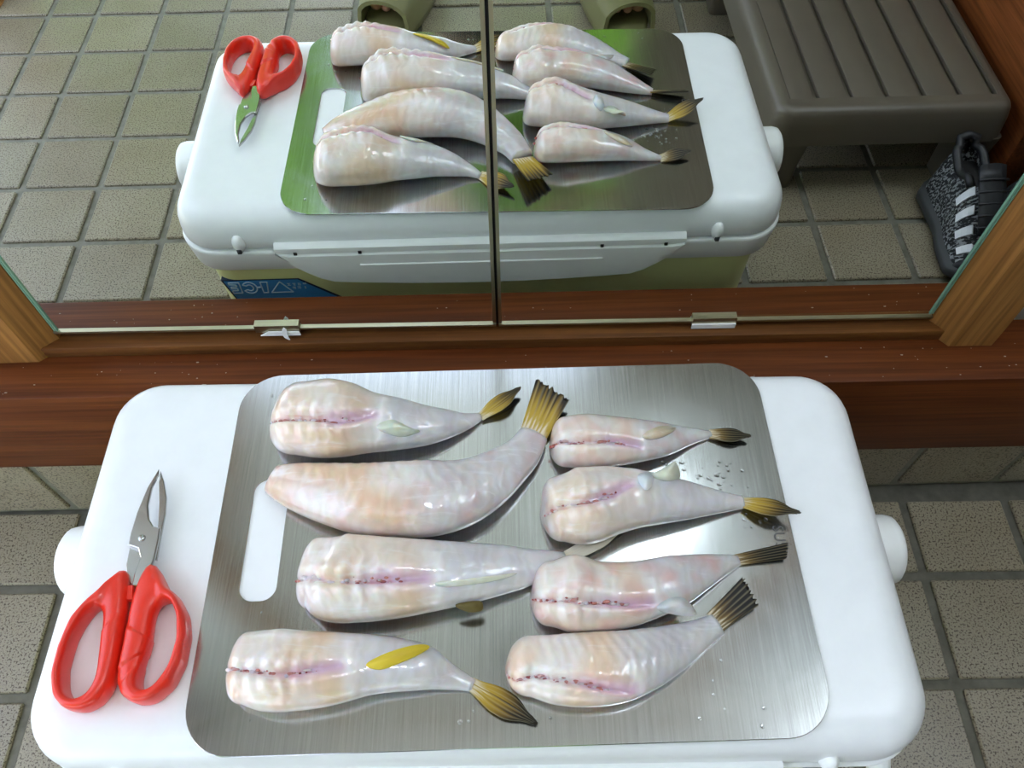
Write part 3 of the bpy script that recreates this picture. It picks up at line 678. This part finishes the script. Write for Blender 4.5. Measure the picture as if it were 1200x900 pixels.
BRN = ((0.26, 0.16, 0.03), (0.07, 0.042, 0.014), (0.007, 0.006, 0.005))
fish(FISH[0], 1, 'headless fish on its back nearest the mirror, upper left of the steel board', 0.35, 0.12, YEL, 0.5, 0.48)
fish(FISH[1], 2, 'largest headless fish, lying on its side with spread yellow tail bent towards the mirror', 0.42, 0.4, YEL, 0, 0.60)
fish(FISH[2], 3, 'long headless fish on its back right of the board slot, pale tail under its neighbour', 0.35, 0.12, ((0.70, 0.68, 0.56), (0.68, 0.64, 0.50), (0.60, 0.56, 0.42)), 1.0)
fish(FISH[3], 4, 'headless fish with a bright yellow fin at the lower left of the board', 0.4, 0.15, YEL, 1.0, 0.38)
fish(FISH[4], 5, 'smallest headless fish on its back, uppermost of the right column', 0.2, 0.5, BRN, 0.3, 0.25)
fish(FISH[5], 6, 'headless fish in the right column whose yellow tail overhangs the board edge', 0.25, 0.12, YEL, 0.5, 0.42)
fish(FISH[6], 7, 'pinkish headless fish in the right column with a blunt dark brown tail', 0.25, 0.6, BRN, 0.5, 0.22)
fish(FISH[7], 8, 'headless fish lying half on its side, lowest of the right column, dark raised tail', 0.36, 0.12, BRN, 0.2, 0.24)

# wet drops left on the steel
mb = MB(); random.seed(21)
for cx, cy, sx, sy, n_ in ((7.45, 1.62, 0.20, 0.13, 26), (7.20, 1.72, 0.12, 0.05, 8), (4.70, 2.2, 0.10, 0.1, 4), (4.75, 0.55, 0.2, 0.35, 9), (7.62, 1.30, 0.10, 0.10, 10), (7.3, 0.35, 0.3, 0.15, 7), (6.0, 0.25, 0.7, 0.08, 7)):
    for _ in range(n_):
        x, y = cx + random.gauss(0, sx * 0.5), cy + random.gauss(0, sy * 0.5); rr = random.uniform(0.004, 0.013)
        if x > 7.72: continue
        mb.add(*ball((x, y, BZ1 + rr * 0.12), (rr * random.uniform(0.8, 1.5), rr, rr * 0.45), 8, 6))
wd = obj('water_drops', mb.v, mb.f, M['water']); tag(wd, 'scattered clear water drops on the steel board', 'water', kind='stuff')
# ------------------------------------------------------------------ scissors
sx = empty('scissors', (4.0, 0.95, ZT)); tag(sx, 'fish scissors with red plastic handles lying on the white lid', 'scissors')
def ring_part(name, outer, inner, z, h, par):
    o_, i_ = np.array(outer), np.array(inner); c = i_.mean(0); n = 120
    def polar(P):
        P = np.vstack([P, P[:1]]); q_ = []
        for a, b in zip(P[:-1], P[1:]):
            for t_ in np.linspace(0, 1, 24, endpoint=False): q_.append(a + (b - a) * t_)
        q_ = np.array(q_) - c; th = np.arctan2(q_[:, 1], q_[:, 0]); k = np.argsort(th); return th[k], np.hypot(q_[:, 0], q_[:, 1])[k]
    to, ro_ = polar(o_); ti, ri_ = polar(i_); rings = []
    A_ = np.linspace(-math.pi, math.pi, n, endpoint=False)
    O_ = np.interp(A_, to, ro_, period=2 * math.pi); I_ = np.interp(A_, ti, ri_, period=2 * math.pi)
    kk = np.array([1, 2, 1]) / 4
    for _ in range(8):
        I_ = np.convolve(np.r_[I_[-1], I_, I_[0]], kk, 'valid')
    O_ = np.convolve(np.r_[O_[-2:], O_, O_[:2]], np.array([1, 2, 3, 2, 1]) / 9, 'valid')
    for a, R1, R0 in zip(A_, O_, I_):
        m_, w_ = (R1 + R0) / 2, (R1 - R0) / 2; rg = []
        for j in range(16):
            p = 2 * math.pi * j / 16; cu, su = math.cos(p), math.sin(p)
            uu = math.copysign(abs(cu) ** 0.75, cu); vv = math.copysign(abs(su) ** 0.75, su)
            rad = m_ + w_ * uu; hh = h * (0.8 if R1 - R0 > 0.16 else 1.0)
            rg.append((c[0] + rad * math.cos(a), c[1] + rad * math.sin(a), z + hh * vv))
        rings.append(rg)
    v, f = loft(rings, False, False); m = len(rings[0]); k = (len(rings) - 1) * m
    f += [(k + j, k + (j + 1) % m, (j + 1) % m, j) for j in range(m)]
    return obj(name, v, f, M['red'], par)
ring_part('handle', SCI['lo'], SCI['li'], ZT + 0.085, 0.082, sx)
ring_part('handle', SCI['ro'], SCI['ri'], ZT + 0.092, 0.088, sx)
obj('stop_tab', *prism(SCI['tab'], ZT + 0.05, ZT + 0.11, 0.01, 2), M['red'], sx, sharp=40)
obj('blade', *prism(SCI['bladeB'], ZT + 0.055, ZT + 0.078, 0.004, 1), M['blade'], sx, smooth=False)
bl_ = obj('blade', *prism(SCI['bladeA'], ZT + 0.080, ZT + 0.105, 0.006, 1), M['blade'], sx, smooth=False)
px, py = SCI['pivot']
obj('pivot_screw', *ball((px, py, ZT + 0.107), (0.022, 0.022, 0.014), 16, 8), M['blade'], sx)

# ------------------------------------------------------------------ step stool (seen in the mirror)
stl = empty('step_stool', (10.8, -2.6, 0)); tag(stl, 'brown plastic step stool with grooved top beside the wooden hall step', 'stool')
X0, X1, Y0, Y1, ZS = 9.36, 12.2, -4.9, -0.53, 1.2
def srr(ins, z, r=0.22): return [(x, y, z) for x, y in rrect(X0 + ins, X1 - ins, Y0 + ins, Y1 - ins, max(0.03, r - ins), 6)]
top_rings = [srr(0.0, 0.74), srr(0.02, 1.0), srr(0.045, 1.12), srr(0.07, 1.165), srr(0.11, 1.192), srr(0.16, ZS), srr(0.195, ZS)]
inner = [srr(0.195, ZS - 0.05), srr(0.10, ZS - 0.06), srr(0.06, 0.74)]
v, f = loft(top_rings + inner, False, False); n = len(top_rings[0]); k = (len(top_rings) + len(inner) - 1) * n
f += [(k + j, k + (j + 1) % n, (j + 1) % n, j) for j in range(n)]
i6, i7 = 6 * n, 7 * n
top = obj('top', v, f, M['stool'], stl, sharp=40)
# slats of the top between the grooves
gx = [9.87, 10.27, 10.69, 11.12, 11.545, 11.955]
xs = [X0 + 0.2] + [g for g in gx for _ in (0,)] + [X1 - 0.2]
for a, b in zip(xs[:-1], xs[1:]):
    l_ = a + (0.0 if a == xs[0] else 0.034); r_ = b - (0.0 if b == xs[-1] else 0.034)
    obj('top_panel', *box(l_, r_, Y0 + 0.28, Y1 - 0.28, ZS - 0.07, ZS + 0.001, 0.014, 2), M['stool'], stl, sharp=40)
mbx = MB()
mbx.add(*box(X0 + 0.18, X1 - 0.18, Y0 + 0.18, Y0 + 0.285, ZS - 0.05, ZS + 0.0005)); mbx.add(*box(X0 + 0.18, X1 - 0.18, Y1 - 0.285, Y1 - 0.18, ZS - 0.05, ZS + 0.0005))
mbx.add(*box(X0 + 0.18, X1 - 0.18, Y0 + 0.2, Y1 - 0.2, ZS - 0.09, ZS - 0.065))
obj('groove_bed', mbx.v, mbx.f, M['stool'], stl, smooth=False)
for lx, sgx in ((X0, 1), (X1, -1)):
    for ly, sgy in ((Y0, 1), (Y1, -1)):
        rg = []
        for z, w_, ins in ((0.0, 0.40, 0.09), (0.4, 0.44, 0.05), (0.76, 0.52, 0.015)):
            a, b = sorted((lx + sgx * ins, lx + sgx * (ins + w_))); c, d = sorted((ly + sgy * ins, ly + sgy * (ins + w_)))
            rg.append([(x, y, z) for x, y in rrect(a, b, c, d, 0.08, 4)])
        obj('leg', *loft(rg), M['stool'], stl, sharp=40)

# ------------------------------------------------------------------ sneakers (seen in the mirror)
def sneaker(cx, y_heel, label, rot=0.0, mirror=1):
    r = empty('sneaker', (cx, y_heel + 0.8, 0)); tag(r, label, 'shoe', 'pair of black and grey sneakers')
    Ls = 1.72
    def wd(t_):   # half width (left, right)
        return 0.40 * (sstep(-0.05, 0.10, t_) * 0.80 + 0.20 * sstep(0.1, 0.62, t_)) * (1 - sstep(0.80, 1.03, t_) * 0.72) * (1 - 0.10 * math.exp(-((t_ - 0.45) / 0.12) ** 2))
    def cxo(t_): return mirror * 0.05 * math.sin(t_ * 3.0)
    N_ = 30; sole = []; up = []
    for i in range(N_ + 1):
        t_ = i / N_; y = y_heel + Ls * t_; w_ = max(0.03, wd(t_)); c_ = cx + cxo(t_)
        lift = 0.10 * sstep(0.82, 1.0, t_) + 0.05 * sstep(0.10, 0.0, t_)
        hs = 0.24 - 0.06 * t_
        sole.append([(c_ + k * w_ * 1.08, y, z) for k, z in ((-0.8, lift), (-1.0, lift + 0.05), (-1.04, lift + hs * 0.6), (-1.0, lift + hs), (0, lift + hs + 0.01), (1.0, lift + hs), (1.04, lift + hs * 0.6), (1.0, lift + 0.05), (0.8, lift))])
    so = obj('sole', *loft(sole), M['sole'], r)
    pts = []
    for i in range(N_ + 1):
        t_ = i / N_; y = y_heel + 0.03 + (Ls - 0.06) * t_; w_ = max(0.02, wd(t_) * 0.98); c_ = cx + cxo(t_)
        z0 = 0.20 - 0.05 * t_ + 0.10 * sstep(0.82, 1.0, t_) + 0.05 * sstep(0.1, 0, t_)
        H = 0.90 - 0.06 * t_ - 0.14 * math.exp(-((t_ - 0.22) / 0.1) ** 2) if t_ < 0.34 else 0.84 - 0.56 * sstep(0.30, 0.86, t_) - 0.13 * sstep(0.86, 1.0, t_)
        op = sstep(0.40, 0.34, t_) * sstep(0.0, 0.05, t_)       # the foot opening
        ring = []
        nn2 = 24
        for j in range(nn2 + 1):
            a = math.pi * j / nn2; u = -math.cos(a); hz = math.sin(a) ** (0.55 if t_ > 0.4 else 0.45)
            ww = w_ * (1 - 0.28 * hz * (1 if t_ < 0.45 else 0.6))
            z = z0 + (H - z0) * hz
            if op > 0 and abs(u) < 0.62: z = z + (0.34 - z) * op
            ring.append((c_ + ww * u, y, z))
        pts.append(ring)
    v, f = loft(pts, True, True, False)
    obj('upper', v, f, M['knit'], r)
    # dark padded collar and tongue
    le, ri = [], []
    for i in range(1, 13):
        g = pts[i]; jl = [j for j in range(25) if abs(-math.cos(math.pi * j / 24)) >= 0.62]
        l_ = [j for j in jl if j < 12][-1]; r_ = [j for j in jl if j > 12][0]
        le.append(Vector(g[l_]) + Vector((0.01, 0, 0.0))); ri.append(Vector(g[r_]) + Vector((-0.01, 0, 0.0)))
    back = [Vector((cx - 0.10, y_heel + 0.05, 0.88)), Vector((cx, y_heel + 0.03, 0.90)), Vector((cx + 0.10, y_heel + 0.05, 0.88))]
    obj('collar', *tube(le[::-1] + back + ri, 0.05, 8), M['shoe_black'], r)
    obj('lining', *box(cx - 0.20, cx + 0.20, y_heel + 0.12, y_heel + 0.62, 0.30, 0.60, 0.03, 2), M['dark'], r)
    tg_ = [[(cx + cxo(0.45) + k * 0.15, y_heel + Ls * t_, z + 0.03 * (1 - k * k)) for k in (-1, -0.5, 0, 0.5, 1)] for t_, z in ((0.36, 0.96), (0.42, 0.87), (0.52, 0.755), (0.62, 0.61), (0.70, 0.50))]
    tg2 = [[(x, y, z - 0.05) for x, y, z in g] for g in tg_]
    v, f = loft([a + b[::-1] for a, b in zip(tg_, tg2)]); obj('tongue', v, f, M['shoe_black'], r)
    for k in range(5):
        t_ = 0.44 + 0.06 * k; z = 0.86 - 0.085 * k
        obj('lace', *tube([(cx + cxo(t_) + x, y_heel + Ls * t_, z + 0.02 - 0.5 * x * x) for x in (-0.17, -0.09, 0.0, 0.09, 0.17)], 0.02, 6, 0.6), M['shoe_black'], r)
    # four white bars on the outer side
    for k in range(4):
        t_ = 0.44 + 0.105 * k
        for sgn in ((-1,) if mirror > 0 else (1, -1)):
            rows = []
            for dt in (-0.024, 0.024):
                t2 = t_ + dt; w_ = wd(t2) * 0.98; c_ = cx + cxo(t2); i0 = []
                H = 0.84 - 0.56 * sstep(0.30, 0.86, t2); z0 = 0.20 - 0.05 * t2
                for a in (0.40, 0.62, 0.84, 1.04):
                    u = -math.cos(a); hz = math.sin(a) ** 0.55; ww = w_ * (1 - 0.28 * hz * 0.6)
                    i0.append((c_ - sgn * ww * u * 1.03, y_heel + 0.03 + (Ls - 0.06) * t2, z0 + (H - z0) * hz + 0.012))
                rows.append(i0)
            inn = [[(x + sgn * -0.02, y, z - 0.015) for x, y, z in g] for g in rows]
            v, f = loft([rows[0] + inn[0][::-1], rows[1] + inn[1][::-1]])
            obj('side_bar', v, f, M['shoe_white'], r, smooth=False)
    # toe cap
    cap = []
    for i in range(9):
        t_ = 0.84 + 0.155 * i / 8; y = y_heel + 0.03 + (Ls - 0.06) * t_; w_ = max(0.02, wd(t_)) * 1.03; c_ = cx + cxo(t_)
        z0 = 0.16 + 0.10 * sstep(0.82, 1.0, t_); H = 0.30 - 0.08 * sstep(0.84, 1.0, t_) + 0.02
        cap.append([(c_ - w_ * math.cos(math.pi * j / 12), y, z0 + (H - z0) * math.sin(math.pi * j / 12) ** 0.6) for j in range(13)])
    v, f = loft(cap, True, True, False); obj('toe_cap', v, f, M['shoe_black'], r)
    return r
sneaker(11.68, -0.50, 'black and grey knit sneaker with four white bars, toe against the sill')
sneaker(12.72, -0.40, 'second black and grey sneaker, partly cut off at the right edge of the mirror', mirror=-1)

# ------------------------------------------------------------------ the photographer, whose feet show in the mirror
pe = empty('person', (6.3, -5.2, 0)); tag(pe, 'person in olive open-toed clogs standing with feet apart, seen in the mirror', 'person')
def skin(name, joints, edges, m, parent, root, sub=2):
    names = list(joints); off = root_of(parent)
    me = bpy.data.meshes.new(name)
    me.from_pydata([tuple(Vector(joints[k][0]) * S - off) for k in names], [(names.index(a), names.index(b)) for a, b in edges], [])
    me.materials.append(m)
    o = bpy.data.objects.new(name, me); COL.objects.link(o); o.parent = parent
    md = o.modifiers.new('skin', 'SKIN'); md.use_smooth_shade = True
    for k, d in zip(names, me.skin_vertices[0].data):
        d.radius = (joints[k][1] * S, joints[k][1] * S); d.use_root = (k == root)
    sb = o.modifiers.new('smooth', 'SUBSURF'); sb.levels = sb.render_levels = sub
    return o
def foot_frame(xf, yf, toe):
    c, s_ = math.cos(toe), math.sin(toe)
    return lambda x, y, z: (xf + x * c - y * s_, yf + x * s_ + y * c, z)
TT = [(foot_frame(4.62, -4.30, 0.30), 0.30), (foot_frame(8.05, -4.12, -0.20), -0.20)]
J = {'pelvis': ((6.3, -6.1, 7.1), 1.0), 'waist': ((6.3, -5.9, 8.3), 0.95), 'chest': ((6.3, -5.3, 9.9), 1.1), 'neck': ((6.3, -4.7, 11.2), 0.42), 'head': ((6.3, -4.35, 12.2), 0.72), 'crown': ((6.3, -4.3, 12.8), 0.5), 'nose': ((6.3, -3.6, 12.1), 0.12)}
Ed = [('pelvis', 'waist'), ('waist', 'chest'), ('chest', 'neck'), ('neck', 'head'), ('head', 'crown'), ('head', 'nose')]
SH = {'waist': ((6.3, -6.05, 7.2), 1.12), 'belly': ((6.3, -5.9, 8.3), 1.12), 'chest': ((6.3, -5.3, 9.9), 1.28), 'collar': ((6.3, -4.85, 10.9), 0.6)}
SE = [('waist', 'belly'), ('belly', 'chest'), ('chest', 'collar')]
TR = {'waist': ((6.3, -6.1, 7.3), 1.1), 'pelvis': ((6.3, -6.1, 6.8), 1.12)}
TE = [('waist', 'pelvis')]
for (T, toe), sd in zip(TT, (-1, 1)):
    k = 'left_' if sd < 0 else 'right_'
    ank = T(0, -1.38, 0.80)
    J.update({k + 'hip': ((6.3 + sd * 0.75, -6.1, 6.6), 0.68), k + 'knee': ((6.3 + sd * 1.5, -5.5, 3.7), 0.46), k + 'shin': ((6.3 + sd * 1.6, -5.6, 2.6), 0.42), k + 'ankle': (ank, 0.25), k + 'heel': (T(0, -1.5, 0.45), 0.24), k + 'ball': (T(0, -0.45, 0.36), 0.26)})
    Ed += [('pelvis', k + 'hip'), (k + 'hip', k + 'knee'), (k + 'knee', k + 'shin'), (k + 'shin', k + 'ankle'), (k + 'ankle', k + 'heel'), (k + 'ankle', k + 'ball')]
    for i, (x, ln, r_) in enumerate(((-0.26, 0.10, 0.11), (-0.08, 0.10, 0.08), (0.07, 0.06, 0.075), (0.20, 0.0, 0.07), (0.31, -0.08, 0.065))):
        J[k + 'toe%d' % i] = (T(-sd * x, ln - 0.22, 0.33), r_); J[k + 'tip%d' % i] = (T(-sd * x, ln - 0.04, 0.31), r_ * 0.9)
        Ed += [(k + 'ball', k + 'toe%d' % i), (k + 'toe%d' % i, k + 'tip%d' % i)]
    TR.update({k + 'hip': ((6.3 + sd * 0.75, -6.1, 6.4), 0.80), k + 'knee': ((6.3 + sd * 1.5, -5.5, 3.7), 0.60), k + 'hem': ((ank[0], ank[1], 1.35), 0.46)})
    TE += [('pelvis', k + 'hip'), (k + 'hip', k + 'knee'), (k + 'knee', k + 'hem')]
    J.update({k + 'shoulder': ((6.3 + sd * 1.4, -5.0, 10.4), 0.46), k + 'elbow': ((6.3 + sd * 1.8, -3.7, 8.5), 0.33), k + 'wrist': ((6.3 + sd * 0.85, -2.4, 7.5), 0.22), k + 'palm': ((6.3 + sd * 0.68, -2.0, 7.4), 0.26)})
    Ed += [('chest', k + 'shoulder'), (k + 'shoulder', k + 'elbow'), (k + 'elbow', k + 'wrist'), (k + 'wrist', k + 'palm')]
    for i, (dz, ln) in enumerate(((0.22, 0.44), (0.08, 0.50), (-0.06, 0.46), (-0.19, 0.36))):
        J[k + 'kn%d' % i] = ((6.3 + sd * 0.62, -1.72, 7.4 + dz), 0.075); J[k + 'fi%d' % i] = ((6.3 + sd * (0.62 - ln * 0.7), -1.62, 7.4 + dz), 0.065)
        Ed += [(k + 'palm', k + 'kn%d' % i), (k + 'kn%d' % i, k + 'fi%d' % i)]
    J[k + 'thumb'] = ((6.3 + sd * 0.45, -2.05, 7.68), 0.08); J[k + 'thumb_tip'] = ((6.3 + sd * 0.25, -1.95, 7.75), 0.07)
    Ed += [(k + 'palm', k + 'thumb'), (k + 'thumb', k + 'thumb_tip')]
    SH.update({k + 'shoulder': ((6.3 + sd * 1.4, -5.0, 10.4), 0.62), k + 'sleeve': ((6.3 + sd * 1.65, -4.3, 9.4), 0.55)})
    SE += [('chest', k + 'shoulder'), (k + 'shoulder', k + 'sleeve')]
skin('body', J, Ed, M['skin'], pe, 'pelvis')
skin('shirt', SH, SE, M['shirt'], pe, 'belly')
skin('trousers', TR, TE, M['trouser'], pe, 'pelvis')
obj('hair', *loft([[(6.3 + r_ * math.cos(2 * math.pi * j / 20), -4.5 + r_ * math.sin(2 * math.pi * j / 20), z) for j in range(20)] for r_, z in ((0.72, 12.1), (0.80, 12.5), (0.72, 12.95), (0.5, 13.25), (0.1, 13.38))]), M['hair'], pe)
for T, toe in TT:
    rings = []
    for i in range(15):
        t_ = i / 14; y = -1.85 + 2.25 * t_; hw = 0.40 * math.sin(math.pi * min(1, max(0.03, 0.14 + 0.72 * t_))) ** 0.5 * (0.82 + 0.36 * t_) * (1 - sstep(0.88, 1.0, t_) * 0.30)
        rings.append([T(k * hw * 1.06, y, z) for k, z in ((-0.9, 0.0), (-1.0, 0.05), (-1.0, 0.17), (-0.85, 0.22), (0.85, 0.22), (1.0, 0.17), (1.0, 0.05), (0.9, 0.0))])
    cg = obj('clog', *loft(rings), M['olive'], pe, sharp=50)
    cg['label'] = 'olive foam clog with an open toe'
    up_o, up_i = [], []
    for i in range(13):
        t_ = i / 12; y = -1.05 + 1.40 * t_
        hw = 0.40 + 0.05 * math.sin(math.pi * t_); H = 0.92 - 0.30 * t_ ** 1.3
        for lst, k in ((up_o, 0.0), (up_i, 0.055)):
            lst.append([T(-(hw - k) * math.cos(math.pi * j / 20) * (1.05 if 2 < j < 18 else 1.0), y - (0.25 * math.sin(math.pi * j / 20) if i < 2 else 0) * 0 , 0.16 + (H - k - 0.16) * math.sin(math.pi * j / 20) ** 0.62) for j in range(21)])
    v, f = loft([a + b[::-1] for a, b in zip(up_o, up_i)]); obj('clog_upper', v, f, M['olive'], cg, sharp=50)
    for k in range(5):
        x = -0.20 + 0.10 * k; y = -0.62; z = 0.16 + (0.92 - 0.30 * 0.35 ** 1.3 - 0.16) * (1 - (x / 0.46) ** 2) ** 0.31
        cx, cy, cz = T(x, y, z)
        obj('vent_slot', *box(cx - 0.026, cx + 0.026, cy - 0.10, cy + 0.10, cz - 0.05, cz + 0.006, 0.006), M['dark'], cg, smooth=False)  # black blocks stand in for the shade inside the vent openings

# ------------------------------------------------------------------ unseen garden greenery, added to give green light and reflections in the steel
def shrub(cx, cy, rx, ry, h, nl, label, seed):
    random.seed(seed); r = empty('added_shrub', (cx, cy, -0.51)); tag(r, label, 'shrub', 'unseen shrubs added outside the entrance')
    V_, F_ = [], []
    for _ in range(nl):
        while True:
            p = Vector((random.uniform(-1, 1), random.uniform(-1, 1), random.uniform(-1, 1)))
            if 0.6 < p.length < 1: break
        c = Vector((cx + p.x * rx, cy + p.y * ry, h * 0.55 + p.z * h * 0.45))
        a = Vector((random.gauss(0, 1), random.gauss(0, 1), random.gauss(0, 1))).normalized(); b = a.orthogonal().normalized(); l_ = random.uniform(1.2, 2.0); w_ = l_ * 0.4
        n = len(V_); V_ += [c - a * l_, c + b * w_, c + a * l_, c - b * w_]; F_.append((n, n + 1, n + 2, n + 3))
    fo = obj('foliage', V_, F_, M['leaf'], r, smooth=False); fo['kind'] = 'stuff'
    for k in range(5):
        a = 2 * math.pi * k / 5
        obj('stem', *tube([(cx, cy, -0.51), (cx + rx * 0.15 * math.cos(a), cy + ry * 0.15 * math.sin(a), h * 0.3), (cx + rx * 0.45 * math.cos(a), cy + ry * 0.45 * math.sin(a), h * 0.7)], [0.5, 0.3, 0.12], 8), M['bark'], r)
shrub(-10.6, -27, 9, 4.5, 40, 8000, 'left broad leafy shrub added unseen outside the entrance', 1)
shrub(10.2, -28, 9, 4.5, 42, 8000, 'tall leafy shrub added unseen straight behind the photographer', 2)
shrub(-34, -2, 6, 9, 16, 3200, 'low leafy shrub added unseen outside the left doorway', 3)

# ------------------------------------------------------------------ unseen ceiling lamps, added to brighten the lid and give glints
def added_ceiling_lamp(x, y, rad, power, label):
    lp = empty('added_ceiling_lamp', (x, y, 17.8)); tag(lp, label, 'lamp', 'added ceiling lamps')
    C_ = lambda prof: loft([[(x + rad * r_ * math.cos(2 * math.pi * j / 32), y + rad * r_ * math.sin(2 * math.pi * j / 32), z) for j in range(32)] for r_, z in prof])
    obj('base', *C_(((1.05, 18.5), (1.05, 18.3), (0.96, 18.25))), M['white'], lp, sharp=40)
    m = mat('added_lamp_glow', (0.9, 0.9, 0.9), 0.4, Emission_Strength=power)
    bsdf(m).inputs['Emission Color'].default_value = (0.88, 0.97, 1.1, 1)
    obj('shade', *C_(((0.98, 18.28), (1.0, 18.15), (0.9, 17.95), (0.55, 17.85), (0.05, 17.83))), m, lp)
added_ceiling_lamp(15.6, 1.2, 2.2, 7.0, 'large round white ceiling lamp, added unseen above the hall floor to brighten the lid')
added_ceiling_lamp(9.8, -1.3, 0.65, 38.0, 'small round white ceiling lamp, added unseen above the entrance tiles for glints')

# dust and lint on the sill and rail
random.seed(11); mb = MB()
for _ in range(90):
    x = random.choice([random.uniform(1.9, 4.2), random.uniform(1.9, 9.9), random.uniform(9.0, 11.5)]); y = random.uniform(2.76, 3.05) + 0.0074 * (x - 6); rr = random.uniform(0.002, 0.006)
    mb.add(*ball((x, y, 2.081), (rr * random.uniform(0.8, 2.2), rr, rr * 0.5), 6, 4))
M['lint'] = mat('pale_lint', (0.36, 0.29, 0.22), 0.9)
tag(obj('dust', mb.v, mb.f, M['lint']), 'pale dust specks scattered on the reddish wooden sill', 'dust', kind='stuff')
